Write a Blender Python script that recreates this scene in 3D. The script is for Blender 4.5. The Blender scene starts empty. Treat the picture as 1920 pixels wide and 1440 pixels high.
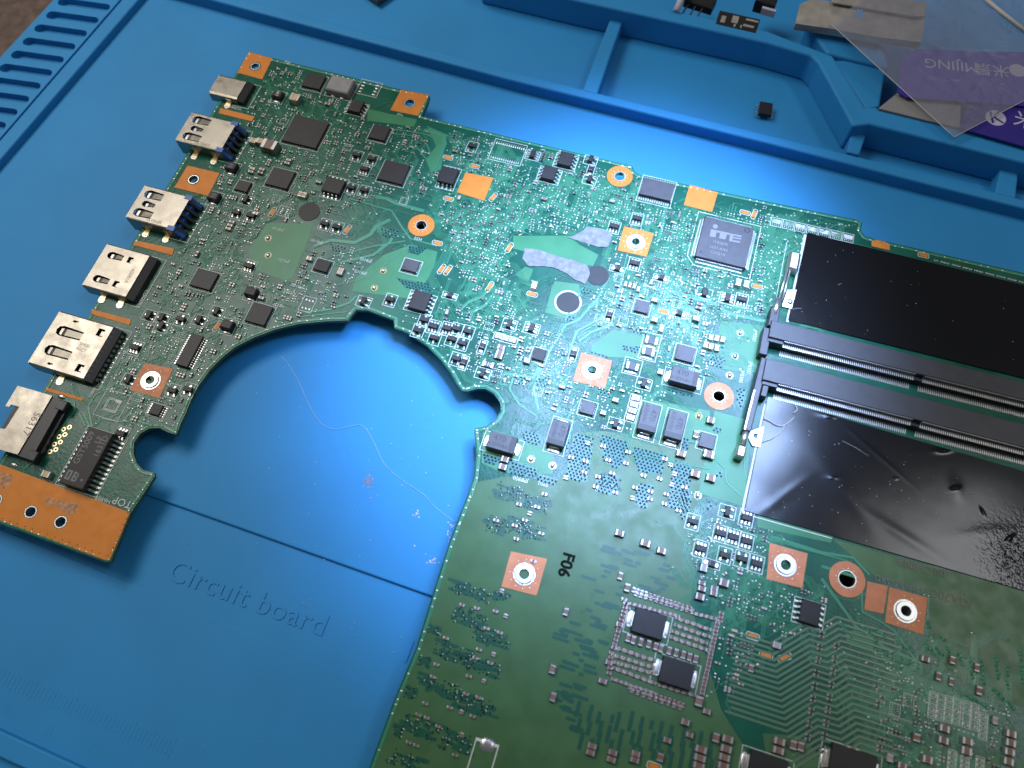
import bpy, math, random
from mathutils import Vector, Matrix, geometry, noise
import numpy as np

random.seed(7)
S = 0.1                      # authored in millimetres, one Blender unit is a centimetre
scene = bpy.context.scene
scene.unit_settings.scale_length = 0.01
COL = scene.collection

# ------------------------------------------------------------------ camera, world, lamps, exposure
RM = np.array([[0.95396373, -0.29932687, 0.01888467],
               [0.26694096, 0.87608138, 0.40152701],
               [-0.13673233, -0.37800111, 0.91565246]])
HC, FOC = 181.5, 1442.0      # lens height above the circuit board (mm), focal length (photo pixels)


def P(px, py, z=0.0):
    """point of the photograph -> millimetres on the horizontal plane at height z"""
    d = RM.T @ np.array([(px - 960) / FOC, (py - 720) / FOC, 1.0])
    t = (HC - z) / d[2]
    return (float(d[0] * t), float(-d[1] * t))


def Q(x, y, z):
    X = RM @ np.array([x, -y, HC - z])
    return (960 + FOC * X[0] / X[2], 720 + FOC * X[1] / X[2])


cam_d = bpy.data.cameras.new('camera')
cam = bpy.data.objects.new('camera', cam_d)
COL.objects.link(cam)
r_, u_, b_ = RM[0], -RM[1], -RM[2]
cm = Matrix(((r_[0], u_[0], b_[0], 0), (-r_[1], -u_[1], -b_[1], 0), (-r_[2], -u_[2], -b_[2], HC * S), (0, 0, 0, 1)))
cam.matrix_world = cm
cam_d.sensor_width = 36.0
cam_d.lens = 36.0 * FOC / 1920.0
cam_d.clip_start, cam_d.clip_end = 0.5, 2000
cam_d.dof.use_dof = True
cam_d.dof.focus_distance = 20.6
cam_d.dof.aperture_fstop = 0.16
scene.camera = cam

world = bpy.data.worlds.new('World')
scene.world = world
world.use_nodes = True
world.node_tree.nodes['Background'].inputs[0].default_value = (0.86, 0.90, 0.95, 1)
world.node_tree.nodes['Background'].inputs[1].default_value = 0.15


def aim(o, tgt):
    o.rotation_euler = (Vector(tgt) - o.location).to_track_quat('-Z', 'Y').to_euler()


def lamp(name, kind, loc, tgt, energy, color, **kw):
    d = bpy.data.lights.new(name, kind)
    d.energy, d.color = energy, color
    for k, v in kw.items():
        setattr(d, k, v)
    o = bpy.data.objects.new(name, d)
    COL.objects.link(o)
    o.location = [c * S for c in loc]
    aim(o, [c * S for c in tgt])
    return o


# bench lamp: cool white pool over the middle of the board
# (a ring of emitters, the ring light of a magnifier lamp standing over the far right of the board)
for k_ in range(12):
    a_ = 2 * math.pi * k_ / 12
    lamp('ring_lamp', 'SPOT', (21 + 68 * math.cos(a_), 186 + 68 * math.sin(a_), 255), (P(1140, 540) if k_ < 6 else P(1152, 720) if 8 <= k_ <= 10 else P(1146, 575)) + (0,), 8600, (0.57, 0.82, 1.42),
         spot_size=math.radians(33 if k_ < 6 else 38 if 8 <= k_ <= 10 else 35), spot_blend=0.85, shadow_soft_size=1.4)
# room ceiling lights; the first is lowered so its light fades across the board
lamp('ceiling_light_lowered', 'AREA', (-365, 230, 450), (-90, 60, 0), 1.85e4, (1.0, 0.95, 0.89), shape='RECTANGLE', size=34, size_y=18)
lamp('ceiling_light_near', 'AREA', (830, 430, 1500), (60, 20, 0), 0.42e5, (0.95, 0.98, 1.0), shape='RECTANGLE', size=54, size_y=28)

scene.view_settings.view_transform = 'Standard'
scene.view_settings.look = 'None'
scene.view_settings.exposure = 0.0
scene.view_settings.gamma = 1.0
scene.render.engine = 'CYCLES'
scene.cycles.max_bounces = 6
scene.cycles.use_denoising = True


# ------------------------------------------------------------------ materials
def mat(name, col, rough=0.5, metal=0.0, bump=0.0, bscale=8.0, var=0.0, vscale=3.0, rvar=0.0, coat=0.0, spec=0.5, col2=None, detail=4.0):
    m = bpy.data.materials.new(name)
    m.use_nodes = True
    nt = m.node_tree
    b = nt.nodes['Principled BSDF']
    b.inputs['Base Color'].default_value = (*col, 1)
    b.inputs['Roughness'].default_value = rough
    b.inputs['Metallic'].default_value = metal
    b.inputs['Coat Weight'].default_value = coat
    b.inputs['Coat Roughness'].default_value = 0.12
    b.inputs['Specular IOR Level'].default_value = spec
    geo = nt.nodes.new('ShaderNodeNewGeometry')
    if var or col2 is not None:
        n = nt.nodes.new('ShaderNodeTexNoise')
        n.inputs['Scale'].default_value = vscale
        n.inputs['Detail'].default_value = detail
        nt.links.new(geo.outputs['Position'], n.inputs['Vector'])
        rp = nt.nodes.new('ShaderNodeValToRGB')
        c2 = col2 if col2 is not None else tuple(min(1, c * (1 + var)) for c in col)
        c1 = col if col2 is not None else tuple(c * (1 - var) for c in col)
        rp.color_ramp.elements[0].position, rp.color_ramp.elements[1].position = 0.36, 0.66
        rp.color_ramp.elements[0].color, rp.color_ramp.elements[1].color = (*c1, 1), (*c2, 1)
        nt.links.new(n.outputs['Fac'], rp.inputs['Fac'])
        nt.links.new(rp.outputs['Color'], b.inputs['Base Color'])
    if rvar:
        n3 = nt.nodes.new('ShaderNodeTexNoise')
        n3.inputs['Scale'].default_value = vscale * 1.7
        n3.inputs['Detail'].default_value = 5
        nt.links.new(geo.outputs['Position'], n3.inputs['Vector'])
        mr = nt.nodes.new('ShaderNodeMapRange')
        mr.inputs['From Min'].default_value, mr.inputs['From Max'].default_value = 0.3, 0.7
        mr.inputs['To Min'].default_value, mr.inputs['To Max'].default_value = max(0.02, rough - rvar), rough + rvar
        nt.links.new(n3.outputs['Fac'], mr.inputs['Value'])
        nt.links.new(mr.outputs['Result'], b.inputs['Roughness'])
    if bump:
        n2 = nt.nodes.new('ShaderNodeTexNoise')
        n2.inputs['Scale'].default_value = bscale
        n2.inputs['Detail'].default_value = 3
        nt.links.new(geo.outputs['Position'], n2.inputs['Vector'])
        bp = nt.nodes.new('ShaderNodeBump')
        bp.inputs['Strength'].default_value = 1.0
        bp.inputs['Distance'].default_value = bump
        nt.links.new(n2.outputs['Fac'], bp.inputs['Height'])
        nt.links.new(bp.outputs['Normal'], b.inputs['Normal'])
    return m


M = dict(
    mask=mat('green_soldermask', (0.010, 0.090, 0.058), 0.22, spec=0.20, bump=0.0035, bscale=13, var=0.18, vscale=1.2, rvar=0.06),
    maskcu=mat('soldermask_over_copper', (0.054, 0.130, 0.056), 0.33, spec=0.22, bump=0.0016, bscale=5, var=0.10, vscale=1.5, rvar=0.07),
    maskcu2=mat('soldermask_over_copper_pale', (0.044, 0.190, 0.090), 0.30, bump=0.0016, bscale=5, var=0.08, vscale=1.5, spec=0.2),  # lighter, cooler green for the smaller copper areas
    trace=mat('soldermask_over_trace', (0.048, 0.205, 0.118), 0.22, spec=0.22),
    void=mat('soldermask_clearance', (0.006, 0.115, 0.092), 0.26, spec=0.3, bump=0.001, bscale=12),
    void2=mat('soldermask_clearance_dark', (0.014, 0.082, 0.052), 0.34, spec=0.25),
    bus=mat('soldermask_over_bus', (0.085, 0.165, 0.105), 0.26, spec=0.4),  # lighter and greyer than trace: room light's sheen put into the colour
    hole=mat('via_hole', (0.003, 0.014, 0.016), 0.5, spec=0.1),
    edge=mat('board_edge', (0.045, 0.085, 0.030), 0.6, var=0.3, vscale=6),
    orange=mat('bare_copper_orange', (0.56, 0.19, 0.026), 0.5, spec=0.25, metal=0.05, var=0.06, vscale=3, rvar=0.08),
    salmon=mat('bare_copper_pink', (0.52, 0.20, 0.095), 0.5, spec=0.25, metal=0.05, var=0.08, vscale=4, rvar=0.08),
    tarnish=mat('tarnished_copper', (0.42, 0.20, 0.09), 0.6, var=0.35, vscale=12),
    solder=mat('solder', (0.46, 0.46, 0.45), 0.30, metal=0.9, bump=0.004, bscale=30),
    tin=mat('tinned_lead', (0.52, 0.51, 0.49), 0.34, metal=0.9),
    chip=mat('chip_plastic', (0.013, 0.012, 0.013), 0.48, spec=0.35, bump=0.0012, bscale=45, var=0.15, vscale=5),
    chipg=mat('chip_plastic_grey', (0.050, 0.049, 0.055), 0.46, spec=0.4, bump=0.0012, bscale=45, var=0.12, vscale=5),
    chipd=mat('chip_plastic_dark', (0.009, 0.008, 0.009), 0.5),
    silk=mat('white_silkscreen', (0.56, 0.60, 0.57), 0.6),
    laser=mat('laser_marking', (0.17, 0.17, 0.18), 0.6),
    laserd=mat('dark_marking', (0.009, 0.008, 0.009), 0.6),
    engr=mat('engraved_marking', (0.16, 0.13, 0.11), 0.5),
    ink=mat('black_ink', (0.004, 0.007, 0.005), 0.8, spec=0.1),
    shell=mat('nickel_shell', (0.27, 0.245, 0.205), 0.34, metal=0.92, bump=0.0015, bscale=6, var=0.06, vscale=2, rvar=0.08),
    gold=mat('gold_tab', (0.72, 0.58, 0.33), 0.34, metal=0.8),
    blue=mat('blue_plastic', (0.010, 0.085, 0.33), 0.4),
    black=mat('black_plastic', (0.010, 0.010, 0.012), 0.42, bump=0.001, bscale=20),
    slot=mat('slot_plastic', (0.026, 0.026, 0.031), 0.42, bump=0.0012, bscale=16, var=0.12, vscale=3),
    film=mat('black_film', (0.005, 0.005, 0.006), 0.16, spec=0.3),
    capb=mat('brown_ceramic', (0.17, 0.095, 0.075), 0.5, var=0.2, vscale=9),
    capt=mat('tan_ceramic', (0.50, 0.35, 0.20), 0.5, var=0.15, vscale=9),
    capg=mat('grey_ceramic', (0.30, 0.27, 0.27), 0.5),
    term=mat('component_terminal', (0.34, 0.33, 0.32), 0.42, metal=0.8),
    resb=mat('resistor_body', (0.022, 0.021, 0.024), 0.4),
    induct=mat('inductor_grey', (0.22, 0.21, 0.215), 0.5, bump=0.002, bscale=20, var=0.1, vscale=6),
    tape=mat('torn_paper_tape', (0.19, 0.195, 0.21), 0.8, bump=0.006, bscale=14, var=0.22, vscale=7),
    mat=mat('blue_silicone', (0.018, 0.222, 0.50), 0.60, bump=0.0016, bscale=7, var=0.05, vscale=0.35, spec=0.35),
    wood=mat('dark_wood', (0.085, 0.050, 0.034), 0.55, var=0.35, vscale=2.4, bump=0.01, bscale=3),
    steel=mat('stamped_steel', (0.44, 0.41, 0.36), 0.5, metal=0.6, var=0.15, vscale=2, rvar=0.1),
    crease=mat('crease_highlight_grey', (0.30, 0.29, 0.27), 0.25),  # highlight along the film's folds, put into a pale colour
    card=mat('grey_card', (0.22, 0.21, 0.21), 0.7),
    purple=mat('purple_card', (0.020, 0.008, 0.21), 0.5, var=0.1, vscale=1),
    violet=mat('violet_print', (0.050, 0.030, 0.34), 0.5),
    pink=mat('lilac_plastic', (0.45, 0.42, 0.52), 0.5),
    flux=mat('flux_residue', (0.30, 0.24, 0.05), 0.2),
    hair=mat('pale_fibre', (0.30, 0.50, 0.62), 0.5),
    crumb=mat('crumb_brown', (0.34, 0.24, 0.18), 0.8),
    fleck=mat('pale_fleck', (0.46, 0.44, 0.42), 0.6),
)
# clear plastic bag
bm_ = bpy.data.materials.new('clear_bag_plastic')
bm_.use_nodes = True
nt = bm_.node_tree
pb = nt.nodes['Principled BSDF']
pb.inputs['Base Color'].default_value = (0.34, 0.34, 0.40, 1)
pb.inputs['Roughness'].default_value = 0.2
bt = nt.nodes.new('ShaderNodeTexNoise')
bt.inputs['Scale'].default_value = 1.4
bt.inputs['Detail'].default_value = 6
bt.inputs['Distortion'].default_value = 1.5
bg = nt.nodes.new('ShaderNodeNewGeometry')
nt.links.new(bg.outputs['Position'], bt.inputs['Vector'])
bb = nt.nodes.new('ShaderNodeBump')
bb.inputs['Distance'].default_value = 0.10
nt.links.new(bt.outputs['Fac'], bb.inputs['Height'])
nt.links.new(bb.outputs['Normal'], pb.inputs['Normal'])
tr = nt.nodes.new('ShaderNodeBsdfTransparent')
tr.inputs[0].default_value = (0.93, 0.93, 0.95, 1)
mx = nt.nodes.new('ShaderNodeMixShader')
mx.inputs[0].default_value = 0.36
nt.links.new(tr.outputs[0], mx.inputs[1])
nt.links.new(pb.outputs[0], mx.inputs[2])
nt.links.new(mx.outputs[0], nt.nodes['Material Output'].inputs['Surface'])
M['bag'] = bm_


# ------------------------------------------------------------------ mesh helpers
class MB:
    def __init__(s):
        s.v, s.f, s.m, s.sm = [], [], [], []

    def add(s, vs, fs, mi=0, smooth=False):
        o = len(s.v)
        s.v += [tuple(p) for p in vs]
        for f in fs:
            s.f.append(tuple(i + o for i in f))
            s.m.append(mi)
            s.sm.append(smooth)

    def rings(s, rs, mi=0, cap0=True, cap1=True, smooth=False):
        n = len(rs[0])
        vs = [p for r in rs for p in r]
        fs = []
        for k in range(len(rs) - 1):
            for i in range(n):
                j = (i + 1) % n
                fs.append((k * n + i, k * n + j, (k + 1) * n + j, (k + 1) * n + i))
        if cap0:
            fs.append(tuple(reversed(range(n))))
        if cap1:
            fs.append(tuple((len(rs) - 1) * n + i for i in range(n)))
        s.add(vs, fs, mi, smooth)

    def box(s, cx, cy, z0, w, d, h, mi=0, rot=0.0, ch=0.0, top=None):
        """box standing on z0; ch chamfers the top edge; top scales the upper outline"""
        c, sn = math.cos(rot), math.sin(rot)
        t = 1.0 if top is None else top

        def ring(k, kd, z):
            return [(cx + x * c - y * sn, cy + x * sn + y * c, z) for x, y in ((-k, -kd), (k, -kd), (k, kd), (-k, kd))]
        rs = [ring(w / 2, d / 2, z0)]
        if ch:
            rs.append(ring(w / 2 * t, d / 2 * t, z0 + h - ch))
            rs.append(ring(w / 2 * t - ch, d / 2 * t - ch, z0 + h))
        else:
            rs.append(ring(w / 2 * t, d / 2 * t, z0 + h))
        s.rings(rs, mi)

    def prism(s, poly, z0, z1, mi=0, holes=(), side=None):
        loops = [list(poly)] + [list(h) for h in holes]
        if area(loops[0]) < 0:
            loops[0].reverse()
        for h in loops[1:]:
            if area(h) > 0:
                h.reverse()
        flat = [p for l in loops for p in l]
        n = len(flat)
        side = mi if side is None else side
        if holes:
            tris = geometry.tessellate_polygon([[Vector((p[0], p[1], 0)) for p in l] for l in loops])
            up = []
            for t in tris:
                a, b, c = [flat[i] for i in t]
                up.append(tuple(t) if (b[0] - a[0]) * (c[1] - a[1]) - (b[1] - a[1]) * (c[0] - a[0]) > 0 else tuple(reversed(t)))
        else:
            up = [tuple(range(n))]
        vs = [(p[0], p[1], z1) for p in flat] + [(p[0], p[1], z0) for p in flat]
        s.add(vs, up + [tuple(i + n for i in reversed(t)) for t in up], mi)
        o = len(s.v) - 2 * n
        k = 0
        for l in loops:
            for i in range(len(l)):
                a, b = k + i, k + (i + 1) % len(l)
                s.f.append((o + a, o + a + n, o + b + n, o + b))
                s.m.append(side)
                s.sm.append(False)
            k += len(l)

    def sheet(s, poly, z, mi=0):
        p = list(poly)
        if area(p) < 0:
            p.reverse()
        s.add([(x, y, z) for x, y in p], [tuple(range(len(p)))], mi)

    def disc(s, cx, cy, z, r, mi=0, n=8, h=0.0):
        pts = [(cx + r * math.cos(2 * math.pi * i / n), cy + r * math.sin(2 * math.pi * i / n)) for i in range(n)]
        if h:
            s.rings([[(x, y, z) for x, y in pts], [(cx + (x - cx) * .75, cy + (y - cy) * .75, z + h * .7) for x, y in pts],
                     [(cx + (x - cx) * .3, cy + (y - cy) * .3, z + h) for x, y in pts]], mi, cap0=False, smooth=True)
        else:
            s.sheet(pts, z, mi)

    def ring(s, cx, cy, z0, z1, ri, ro, mi=0, n=28):
        o = [(cx + ro * math.cos(2 * math.pi * i / n), cy + ro * math.sin(2 * math.pi * i / n)) for i in range(n)]
        i_ = [(cx + ri * math.cos(2 * math.pi * i / n), cy + ri * math.sin(2 * math.pi * i / n)) for i in range(n)]
        s.prism(o, z0, z1, mi, [i_])

    def mound(s, cx, cy, z, w, d, h, mi=0, rot=0.0):
        """solder pillow: rounded rectangle that rises to a small crown"""
        c, sn = math.cos(rot), math.sin(rot)

        def ring(k, z_):
            a, b = w / 2 * k, d / 2 * k
            e = .55
            pts = ((-a, -b * e), (-a * e, -b), (a * e, -b), (a, -b * e), (a, b * e), (a * e, b), (-a * e, b), (-a, b * e))
            return [(cx + x * c - y * sn, cy + x * sn + y * c, z_) for x, y in pts]
        s.rings([ring(1, z), ring(.78, z + h * .75), ring(.35, z + h)], mi, cap0=False, smooth=True)

    def ribbon(s, pts, w, z, mi=0, closed=False, h=0.0):
        n = len(pts)
        L, Rr = [], []
        for i in range(n):
            p = pts[i]
            a = pts[i - 1] if (i > 0 or closed) else None
            b = pts[(i + 1) % n] if (i < n - 1 or closed) else None

            def nrm(u, v):
                dx, dy = v[0] - u[0], v[1] - u[1]
                l = math.hypot(dx, dy) or 1e-9
                return (-dy / l, dx / l)
            if a is None:
                nx, ny = nrm(p, b)
                k = 1
            elif b is None:
                nx, ny = nrm(a, p)
                k = 1
            else:
                n1, n2 = nrm(a, p), nrm(p, b)
                nx, ny = n1[0] + n2[0], n1[1] + n2[1]
                l = math.hypot(nx, ny) or 1e-9
                nx, ny = nx / l, ny / l
                k = min(2.0, 1 / max(.35, nx * n1[0] + ny * n1[1]))
            L.append((p[0] + nx * w / 2 * k, p[1] + ny * w / 2 * k, z))
            Rr.append((p[0] - nx * w / 2 * k, p[1] - ny * w / 2 * k, z))
        m = n if closed else n - 1
        if h:
            e = .6
            Lt = [(l[0] * (1 + e) / 2 + r[0] * (1 - e) / 2, l[1] * (1 + e) / 2 + r[1] * (1 - e) / 2, z + h) for l, r in zip(L, Rr)]
            Rt = [(r[0] * (1 + e) / 2 + l[0] * (1 - e) / 2, r[1] * (1 + e) / 2 + l[1] * (1 - e) / 2, z + h) for l, r in zip(L, Rr)]
            fs = []
            for i in range(m):
                j = (i + 1) % n
                fs += [(n + i, i, j, n + j), (2 * n + i, n + i, n + j, 2 * n + j), (3 * n + i, 2 * n + i, 2 * n + j, 3 * n + j)]
            s.add(Rr + Rt + Lt + L, [tuple(reversed(f)) for f in fs], mi)
        else:
            s.add(Rr + L, [(i, (i + 1) % n, n + (i + 1) % n, n + i) for i in range(m)], mi)

    def tube(s, pts, r, mi=0, n=6, caps=True):
        rs = []
        pts = [Vector(p) for p in pts]
        for i, p in enumerate(pts):
            t = (pts[min(i + 1, len(pts) - 1)] - pts[max(i - 1, 0)]).normalized()
            up = Vector((0, 0, 1)) if abs(t.z) < .9 else Vector((1, 0, 0))
            a = t.cross(up).normalized()
            b = a.cross(t)
            rs.append([p + (a * math.cos(2 * math.pi * k / n) + b * math.sin(2 * math.pi * k / n)) * r for k in range(n)])
        s.rings(rs, mi, caps, caps, smooth=True)

    def mesh(s, name, mats):
        me = bpy.data.meshes.new(name)
        me.from_pydata([(x * S, y * S, z * S) for x, y, z in s.v], [], s.f)
        for m in mats:
            me.materials.append(M[m])
        me.polygons.foreach_set('material_index', s.m)
        me.polygons.foreach_set('use_smooth', s.sm)
        me.update()
        return me


def area(p):
    return sum(p[i - 1][0] * p[i][1] - p[i][0] * p[i - 1][1] for i in range(len(p))) / 2


WL = {}                      # world place (mm) and turn of every linked object


def link(name, data, parent=None, loc=(0, 0, 0), rz=0.0, kind=None, label=None, cat=None, group=None, local=False):
    """link one object; loc/rz are world values unless local"""
    o = bpy.data.objects.new(name, data)
    COL.objects.link(o)
    if parent is not None:
        o.parent = parent
        if not local:
            pl, pr = WL[parent.name]
            dx, dy = loc[0] - pl[0], loc[1] - pl[1]
            c, sn = math.cos(-pr), math.sin(-pr)
            lo = (dx * c - dy * sn, dx * sn + dy * c, loc[2] - pl[2])
            lr = rz - pr
        else:
            lo, lr = loc, rz
        o.location = [v * S for v in lo]
        o.rotation_euler = (0, 0, lr)
    else:
        o.location = [v * S for v in loc]
        o.rotation_euler = (0, 0, rz)
    if not local:
        WL[o.name] = (loc, rz)
    for k, v in (('kind', kind), ('label', label), ('category', cat), ('group', group)):
        if v:
            o[k] = v
    return o


def build(mb, name, mats, parent=None, **kw):
    """mesh authored in world millimetres"""
    if parent is not None and 'loc' not in kw:
        pl, pr = WL[parent.name]
        c, sn = math.cos(-pr), math.sin(-pr)
        mb.v = [((x - pl[0]) * c - (y - pl[1]) * sn, (x - pl[0]) * sn + (y - pl[1]) * c, z - pl[2]) for x, y, z in mb.v]
        return link(name, mb.mesh(name, mats), parent, loc=pl, rz=pr, **kw)
    return link(name, mb.mesh(name, mats), parent, **kw)


def soften(o, w=0.5, seg=2, ang=35):
    b = o.modifiers.new('soft_edge', 'BEVEL')
    b.width, b.segments, b.limit_method, b.angle_limit = w * S, seg, 'ANGLE', math.radians(ang)
    return o


def text_mesh(body, size, m, ax='CENTER', depth=0.0, spacing=1.0):
    cu = bpy.data.curves.new('lettering', 'FONT')
    cu.body, cu.size, cu.align_x, cu.align_y = body, size * S, ax, 'CENTER'
    cu.resolution_u = 3
    cu.extrude = depth * S
    if m == 'ink':
        cu.offset = 0.012
    cu.space_character = spacing
    ob = bpy.data.objects.new('lettering', cu)
    COL.objects.link(ob)
    dg = bpy.context.evaluated_depsgraph_get()
    me = bpy.data.meshes.new_from_object(ob.evaluated_get(dg))
    bpy.data.objects.remove(ob)
    bpy.data.curves.remove(cu)
    me.materials.clear()
    me.materials.append(M[m])
    me.name = 'lettering'
    return me


PP = lambda pts, z=0.0: [P(a, b, z) for a, b in pts]
ZC = [0]


def zz(base):
    """a fresh height a fraction of a micron above the last, so that no two printed sheets share a plane"""
    ZC[0] += 1
    return base + (ZC[0] % 60) * 0.00035


# lettering is made first, while the scene is small: (text, px, py, size mm, turn deg, material, height)
TXT = []
for t, x, y, sz, r, m, z in [
    ('TOP', 230, 942, 2.6, 180, 'silk', 0), ('H6909', 194, 937, 1.5, 180, 'silk', 0),
    ('JP8110', 522, 430, 1.3, 180, 'silk', 0), ('JP8101', 532, 489, 1.3, 180, 'silk', 0), ('JP8100', 594, 453, 1.3, 180, 'silk', 0),
    ('JP8102', 686, 488, 1.3, 180, 'silk', 0), ('JP8105', 676, 511, 1.3, 180, 'silk', 0), ('JP8106', 558, 537, 1.3, 180, 'silk', 0),
    ('JP9303', 544, 549, 1.3, 180, 'silk', 0), ('H33', 784, 448, 1.3, 180, 'silk', 0), ('JP8800', 1217, 537, 1.2, 180, 'silk', 0),
    ('JP9580', 1415, 630, 1.3, 270, 'silk', 0), ('JP8302', 1405, 690, 1.3, 270, 'silk', 0), ('JP8385', 1390, 707, 1.3, 270, 'silk', 0),
    ('JP8900', 976, 899, 1.4, 180, 'silk', 0), ('8902', 1018, 908, 1.3, 180, 'silk', 0), ('JP8335', 1302, 694, 1.2, 180, 'silk', 0),
    ('CON4801', 178, 728, 1.3, -90, 'silk', 0), ('CON4702', 267, 560, 1.3, -90, 'silk', 0), ('CON4802', 345, 440, 1.1, -90, 'silk', 0),
    ('F06', 1061, 1059, 3.9, -90, 'ink', 0), ('CHINA', 1714, 1061, 2.6, 180, 'engr', 0), ('MAIN BOARD', 1688, 1096, 1.9, 180, 'laser', 0),
    ('IN', 1762, 1073, 2.4, 180, 'engr', 0), ('/GA70C', 1783, 1121, 2.8, 180, 'engr', 0), ('H3', 749, 215, 1.2, 180, 'silk', 0),
    ('H7', 382, 371, 1.2, 180, 'silk', 0), ('H28', 540, 117, 1.2, 180, 'silk', 0), ('H11', 1128, 331, 1.2, 180, 'silk', 0),
    ('ADC8P', 523, 573, 1.1, 180, 'silk', 0), ('CON4101', 438, 202, 1.2, 180, 'silk', 0),
]:
    TXT.append((text_mesh(t, sz, m), x, y, r, z, t))
CHIPTXT = {k: text_mesh(*a) for k, a in {
    'gst': ('GST5009', 2.3, 'laser'), 'lf': ('LF', 2.1, 'laser'), 'd': ('1631D', 2.1, 'laser'),
    'ite1': ('IT8587E', 1.25, 'laser'), 'ite2': ('1631-AXS', 1.25, 'laser'), 'ite3': ('C2GJ1A', 1.25, 'laser'),
    '470': ('470', 2.1, 'laserd'), 'af': ('A3EW8d', 1.35, 'laserd'), '510': ('510', 1.4, 'silk'), '4r7': ('4R7', 1.3, 'silk'),
    's63': ('S6317', 2.6, 'engr'), 'x6': ('5x18605', 1.4, 'engr'), 'f6': ('60081A', 1.5, 'engr'), 'dp1': ('SM00', 1.3, 'engr'),
    'dp2': ('45C7', 1.3, 'engr'), 'dp3': ('ACON', 1.3, 'shell'), 'e3': ('E3', 1.5, 'laser'),
   
}.items()}
EMB = [(text_mesh('Circuit board', 7.2, 'mat', 'LEFT', 0.025, 1.06), 318, 1068), (text_mesh('1', 7.2, 'mat', 'LEFT', 0.025), 752, 1218)]
EMB += [(text_mesh(t, 3.4, 'mat', 'CENTER', 0.04), x, y) for t, x, y in (('9', 12, 1332), ('8', 92, 1372), ('7', 172, 1402), ('6', 245, 1432))]
CARDT = {k: text_mesh(*a) for k, a in {'up': ('MIJING', 5.2, 'pink'), 'mi': ('\u7c73\u666f', 5.2, 'pink'), 'mi2': ('\u7c73\u666f', 7.0, 'pink'), 'k': ('K', 6.5, 'purple')}.items()}

# ------------------------------------------------------------------ the setting: table and repair mat
ZM = -6.0                    # main floor of the mat, board top is z = 0
ZL = -6.9                    # lower zone of the mat
mb = MB()
mb.prism([(-900, -600), (900, -600), (900, 900), (-900, 900)], -40, -12, 0)
build(mb, 'table_top', ['wood'], kind='structure')

rm = link('repair_mat', None, loc=(P(1000, 200, -12) + (-12,)), cat='repair mat',
          label='bright blue silicone repair mat with moulded tray compartments, lying under the green circuit board')
eL0, eL1 = P(100, 0, -4.6), P(0, 108, -4.6)


def on(a, b, x):
    t = (x - a[0]) / (b[0] - a[0])
    return (x, a[1] + (b[1] - a[1]) * t)


def along(a, b, y):
    t = (y - a[1]) / (b[1] - a[1])
    return (a[0] + (b[0] - a[0]) * t, y)


b0, b1 = P(0, 1420, -4.6), P(40, 1438, -4.6)
yb = b0[1]
xr = 260
outer = [along(eL0, eL1, yb + .6), on(b0, b1, -200), on(b0, b1, xr), (xr, 330), along(eL0, eL1, 330)]
mb = MB()
mb.prism(outer, -12, ZL, 0)
build(mb, 'mat_base', ['mat'], rm)
# main working zone: a plate a little higher than the lower zone, its step shows as the dark line under the board
rA, rB = P(268, 0, ZM), P(0, 316, ZM)          # foot of the left ridge
sA, sB = P(280, 930, ZM), P(800, 1115, ZM)




xl = along(rA, rB, sA[1])[0] - 1
mb = MB()
mb.prism([on(sA, sB, -207), on(sA, sB, 240), (240, 178), along(rA, rB, 182), along(rA, rB, sA[1] - 3)], ZL, ZM, 0)
soften(build(mb, 'working_zone', ['mat'], rm), 0.85, 3)
mb = MB()
f0, f1 = P(290, 1112, ZL), P(740, 1300, ZL)
mb.prism([on(f0, f1, -205), on(f0, f1, 235), on(b0, b1, 235), along(rA, rB, yb + .8)], ZL - 1, ZL + 0.22, 0)
soften(build(mb, 'lower_zone', ['mat'], rm), 0.3)
# left flange with its row of rounded pockets
g0, g1 = P(224, 0, -4.6), P(0, 259, -4.6)
holes = []
for k in range(-7, 17):
    cx0, cy0 = 92 - 21.8 * (k - 1), 22 + 24.7 * (k - 1)
    a = P(cx0 + 4, cy0 + 6, -4.6)
    b = P(cx0 + 83, cy0 + 17, -4.6)
    if not -30 < a[1] < 290:
        continue
    wv = 1.75
    dx, dy = b[0] - a[0], b[1] - a[1]
    l = math.hypot(dx, dy)
    dx, dy = dx / l, dy / l
    h = []
    for s in range(7):
        an = math.pi / 2 + math.pi * s / 6
        h.append((a[0] + dx * math.cos(an) * wv - dy * math.sin(an) * wv, a[1] + dy * math.cos(an) * wv + dx * math.sin(an) * wv))
    for s in range(7):
        an = -math.pi / 2 + math.pi * s / 6
        h.append((b[0] + dx * math.cos(an) * wv - dy * math.sin(an) * wv, b[1] + dy * math.cos(an) * wv + dx * math.sin(an) * wv))
    holes.append(h)
mb = MB()
mb.prism([along(eL0, eL1, yb + .7), along(g0, g1, yb + .7), along(g0, g1, 330), along(eL0, eL1, 330)], ZL - 2, -4.6, 0, holes)
build(mb, 'pocket_strip', ['mat'], rm)
h0, h1 = P(231, 0, -4.2), P(0, 267, -4.2)
i0, i1 = P(262, 0, -4.2), P(0, 304, -4.2)
mb = MB()
mb.prism([along(h0, h1, yb + 6), along(i0, i1, yb + 6), along(i0, i1, 330), along(h0, h1, 330)], ZL - 2, -3.6, 0)
soften(build(mb, 'rim', ['mat'], rm), 0.6, 3)
mb = MB()
j0, j1 = P(0, 1370, -4.4), P(152, 1440, -4.4)
mb.prism([on(j0, j1, -150), on(j0, j1, 240), on(b0, b1, 240), on(b0, b1, -225), (-225, j0[1] + 6)], ZL - 3, -4.4, 0)
soften(build(mb, 'rim', ['mat'], rm), 0.6, 3)
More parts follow.
